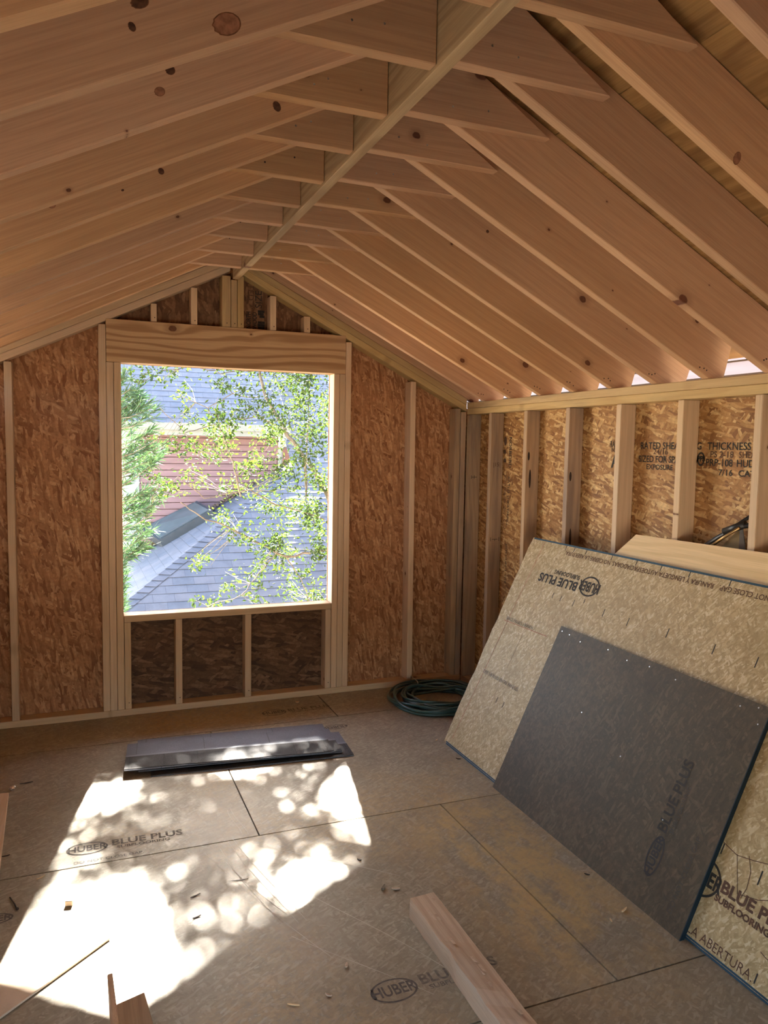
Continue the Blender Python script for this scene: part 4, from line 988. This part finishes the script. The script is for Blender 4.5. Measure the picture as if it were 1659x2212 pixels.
for x, y, r_, n_ in [(560, 815, 45, 90), (620, 820, 50, 110), (690, 815, 40, 100), (500, 835, 35, 55), (655, 865, 48, 110), (590, 880, 45, 100), (520, 885, 40, 70), (700, 880, 38, 90), (480, 900, 30, 50), (630, 930, 45, 90),
        (690, 950, 42, 90), (560, 945, 40, 70), (450, 925, 30, 40), (505, 950, 32, 45), (410, 900, 20, 20), (395, 850, 18, 18), (360, 810, 18, 18), (325, 800, 16, 16), (290, 815, 14, 14), (655, 1000, 45, 80), (700, 1030, 40, 80),
        (600, 1010, 42, 70), (545, 1010, 36, 55), (480, 985, 34, 50), (430, 975, 26, 30), (385, 965, 22, 24), (350, 950, 18, 14), (570, 1075, 45, 75), (640, 1085, 45, 75), (700, 1110, 40, 75), (500, 1055, 32, 40), (420, 1030, 26, 32), (370, 1050, 26, 30),
        (345, 1030, 20, 18), (600, 1145, 50, 85), (660, 1150, 45, 80), (540, 1150, 40, 60), (475, 1120, 28, 28), (700, 1180, 35, 60), (620, 1190, 30, 35), (590, 1230, 34, 38), (540, 1245, 28, 28), (645, 1235, 34, 32), (680, 1275, 30, 34), (500, 1270, 24, 22), (450, 1305, 24, 26),
        (425, 1215, 16, 16), (445, 1205, 12, 10), (560, 1300, 40, 30), (640, 1310, 50, 50), (700, 1300, 30, 40), (615, 1270, 24, 20), (310, 1125, 12, 8), (740, 900, 40, 60), (745, 1050, 40, 60), (740, 1200, 40, 50)]:
    CL.append((x, y, r_, random.uniform(2.3, 3.5), n_))
allb = [p for b in B for p in b]
for x, y, r_, Y, n_ in CL:
    c = at(x, y, Y); rr = r_/F_PX*(Y+4.56)
    nb = min(allb, key=lambda p: (p-c).length)
    for k in range(3):
        e = c+V((random.gauss(0, rr*.6), random.gauss(0, .12), random.gauss(0, rr*.5))); m = nb.lerp(e, .5)+rnd(.02)
        tube(bark, [nb, m, e], .003, 4, .0012)
        for j in range(int(n_*2.7/3)+1):
            t = random.uniform(.35, 1.05); q = (nb.lerp(m, t*2) if t < .5 else m.lerp(e, t*2-1)) if k else e+rnd(rr*.35)
            if (q-c).length > rr*1.5: q = c+rnd(rr*.5)
            q = q+V((random.gauss(0, rr*.28), random.gauss(0, .06), random.gauss(0, rr*.28)))
            if q.y < .5: q.y = .5+random.random()*.3
            leafset(lv, q, random.uniform(.028, .062), random.uniform(.015, .030), V((random.gauss(0, 1), random.gauss(0, 1), random.gauss(-.4, .7))))
# upper crown, above the sight line of the window; it filters the sun
random.seed(77)
def hole(x, z):  # clear gap in the crown
    if ((x-1.12)/.27)**2+((z-3.96)/.39)**2 < 1: return True
    return random.random() < .72 and any(((x-a)/b)**2+((z-c)/d)**2 < 1 for a, b, c, d in ((2.12, .13, 3.33, .34), (1.62, .15, 2.95, .09), (1.84, .13, 3.80, .13), (1.0, .16, 3.05, .12)))
for _ in range(185):  # finer lower sprays
    c = V((random.uniform(.45, 2.1), 3.0+random.uniform(-.4, .5), random.uniform(2.45, 3.45)))
    for j in range(60):
        q = c+rnd(.13)
        if hole(q.x+.22*(3.0-q.y), q.z+(3.0-q.y)/1.329): continue
        leafset(lv, q, random.uniform(.035, .06), random.uniform(.02, .03), rnd(1))
for _ in range(55):  # crowded twigs around the clear gap
    c = V((random.uniform(1.25, 2.3), 3.0+random.uniform(-.4, .5), random.uniform(3.2, 4.3)))
    for j in range(60):
        q = c+rnd(.12)
        if hole(q.x+.22*(3.0-q.y), q.z+(3.0-q.y)/1.329): continue
        leafset(lv, q, random.uniform(.035, .065), random.uniform(.02, .033), rnd(1))
up_b = [V((2.6, 3.0, 2.3)), V((2.2, 3.0, 2.9)), V((1.8, 3.1, 3.5)), V((1.75, 3.2, 4.3))]
tube(bark, [V((3.3, 3.25, -2.9)), V((3.2, 3.2, .2)), V((2.9, 3.1, 1.4)), V((2.6, 3.0, 2.3)), V((2.2, 3.0, 2.9)), V((1.8, 3.1, 3.5)), V((1.75, 3.2, 4.3))], .08, 8, .02)
tube(bark, [at(760, 1190, 3.2), V((3.05, 3.2, .9))], .03, 6, .04)
for _ in range(250):
    cx_, cz_ = random.uniform(.45, 2.55), random.uniform(2.55, 4.5)
    if hole(cx_, cz_): continue
    c = V((cx_, 3.0+random.uniform(-.5, .7), cz_)); nb = min(up_b, key=lambda p: (p-c).length)
    tube(bark, [nb, nb.lerp(c, .6)+rnd(.04), c+rnd(.05)], .006, 4, .002)
    for j in range(60):
        q = c+V((random.gauss(0, .12), random.gauss(0, .12), random.gauss(0, .10)))
        if hole(q.x+.22*(3.0-q.y), q.z+(3.0-q.y)/1.329): continue
        leafset(lv, q, random.uniform(.045, .08), random.uniform(.024, .040), V((random.gauss(0, 1), random.gauss(0, 1), random.gauss(-.4, .7))))
from_bm('branches', bark, M['bark'], ID, tree)
from_bm('foliage', lv, M['leaf'], ID, tree)
# left evergreen with long narrow leaves
ev = empty('evergreen_shrub', (-.3, 2.6, -2.9)); tag(ev, 'tall evergreen with long narrow blue-green leaves at the left edge of the window', 'tree')
random.seed(41); bark = bmesh.new(); lv = bmesh.new()
tr0 = at(215, 1500, 2.6); tr1 = at(235, 800, 2.6); tube(bark, [V((tr0.x, 2.6, -2.9)), tr0, tr1], .05, 8, .02)
for _ in range(88):
    yy = random.uniform(800, 1330)
    reach = 300+58*math.sin((yy-800)/430*PI)**1+random.uniform(-20, 14) if yy < 1200 else 262+random.uniform(-10, 18)
    Y = random.uniform(2.2, 3.0); s0 = at(225, yy+random.uniform(20, 70), 2.6); e = at(reach*random.uniform(.9, 1.0), yy, Y)
    m = s0.lerp(e, .55)+V((0, 0, -.03)); tube(bark, [s0, m, e], .006, 5, .0025)
    for j in range(56):
        t = random.uniform(.25, 1); q = s0.lerp(m, t*2) if t < .5 else m.lerp(e, t*2-1)
        a = (e-m).normalized()+rnd(.5)+V((0, 0, -.05)); leafset(lv, q, random.uniform(.08, .14), .0105, a, .1)
from_bm('branches', bark, M['bark'], ID, ev); from_bm('foliage', lv, M['leaf_blue'], ID, ev)

# unseen tree added to shade the left roof face of the neighbouring house
nt_ = empty('added_shade_tree', (-.5, 10.2, -2.9)); tag(nt_, 'added tree, out of view, shading the left lower roof of the neighboring house', 'tree')
random.seed(5); bark = bmesh.new(); lv = bmesh.new(); tube(bark, [V((-.6, 10.2, -2.9)), V((-.5, 10.2, 1)), V((-.6, 10.3, 4))], .12, 8, .05)
for _ in range(5200):
    d_ = rnd(1).normalized()*random.random()**.4; q = V((-.75+d_.x*1.25, 10.3+d_.y*1.4, 2.2+d_.z*2.6))
    leafset(lv, q, random.uniform(.10, .18), random.uniform(.06, .1), rnd(1))
from_bm('branches', bark, M['bark'], ID, nt_); from_bm('foliage', lv, M['leaf'], ID, nt_)
# ------------------------------------------------------------------ light
sd = V((-.22, -1, -.752)).normalized()
sl = bpy.data.lights.new('sun', 'SUN'); sl.energy = 44; sl.angle = math.radians(.7); sl.color = (1, .93, .82)
so = bpy.data.objects.new('sun', sl); C.objects.link(so); so.rotation_mode = 'QUATERNION'; so.rotation_quaternion = sd.to_track_quat('-Z', 'Y')
w = bpy.data.worlds.new('world'); bpy.context.scene.world = w; w.use_nodes = True; nt = w.node_tree; nt.nodes.clear()
sky = nt.nodes.new('ShaderNodeTexSky'); sky.sky_type = 'NISHITA'; sky.sun_disc = False; sky.sun_elevation = math.radians(36.3)
sky.sun_rotation = math.atan2(.22, 1); sky.air_density = 1.0; sky.dust_density = 2.0; sky.ozone_density = 1.0
bg = nt.nodes.new('ShaderNodeBackground'); bg.inputs[1].default_value = .68
wo = nt.nodes.new('ShaderNodeOutputWorld'); nt.links.new(sky.outputs[0], bg.inputs[0]); nt.links.new(bg.outputs[0], wo.inputs[0])
for o in list(bpy.data.objects):
    if '_wm' in o: del o['_wm']
sc = bpy.context.scene
sc.view_settings.view_transform = 'Standard'; sc.view_settings.look = 'None'; sc.view_settings.gamma = 1; sc.view_settings.exposure = 1.62
sc.cycles.max_bounces = 10; sc.cycles.diffuse_bounces = 6; sc.cycles.transmission_bounces = 6
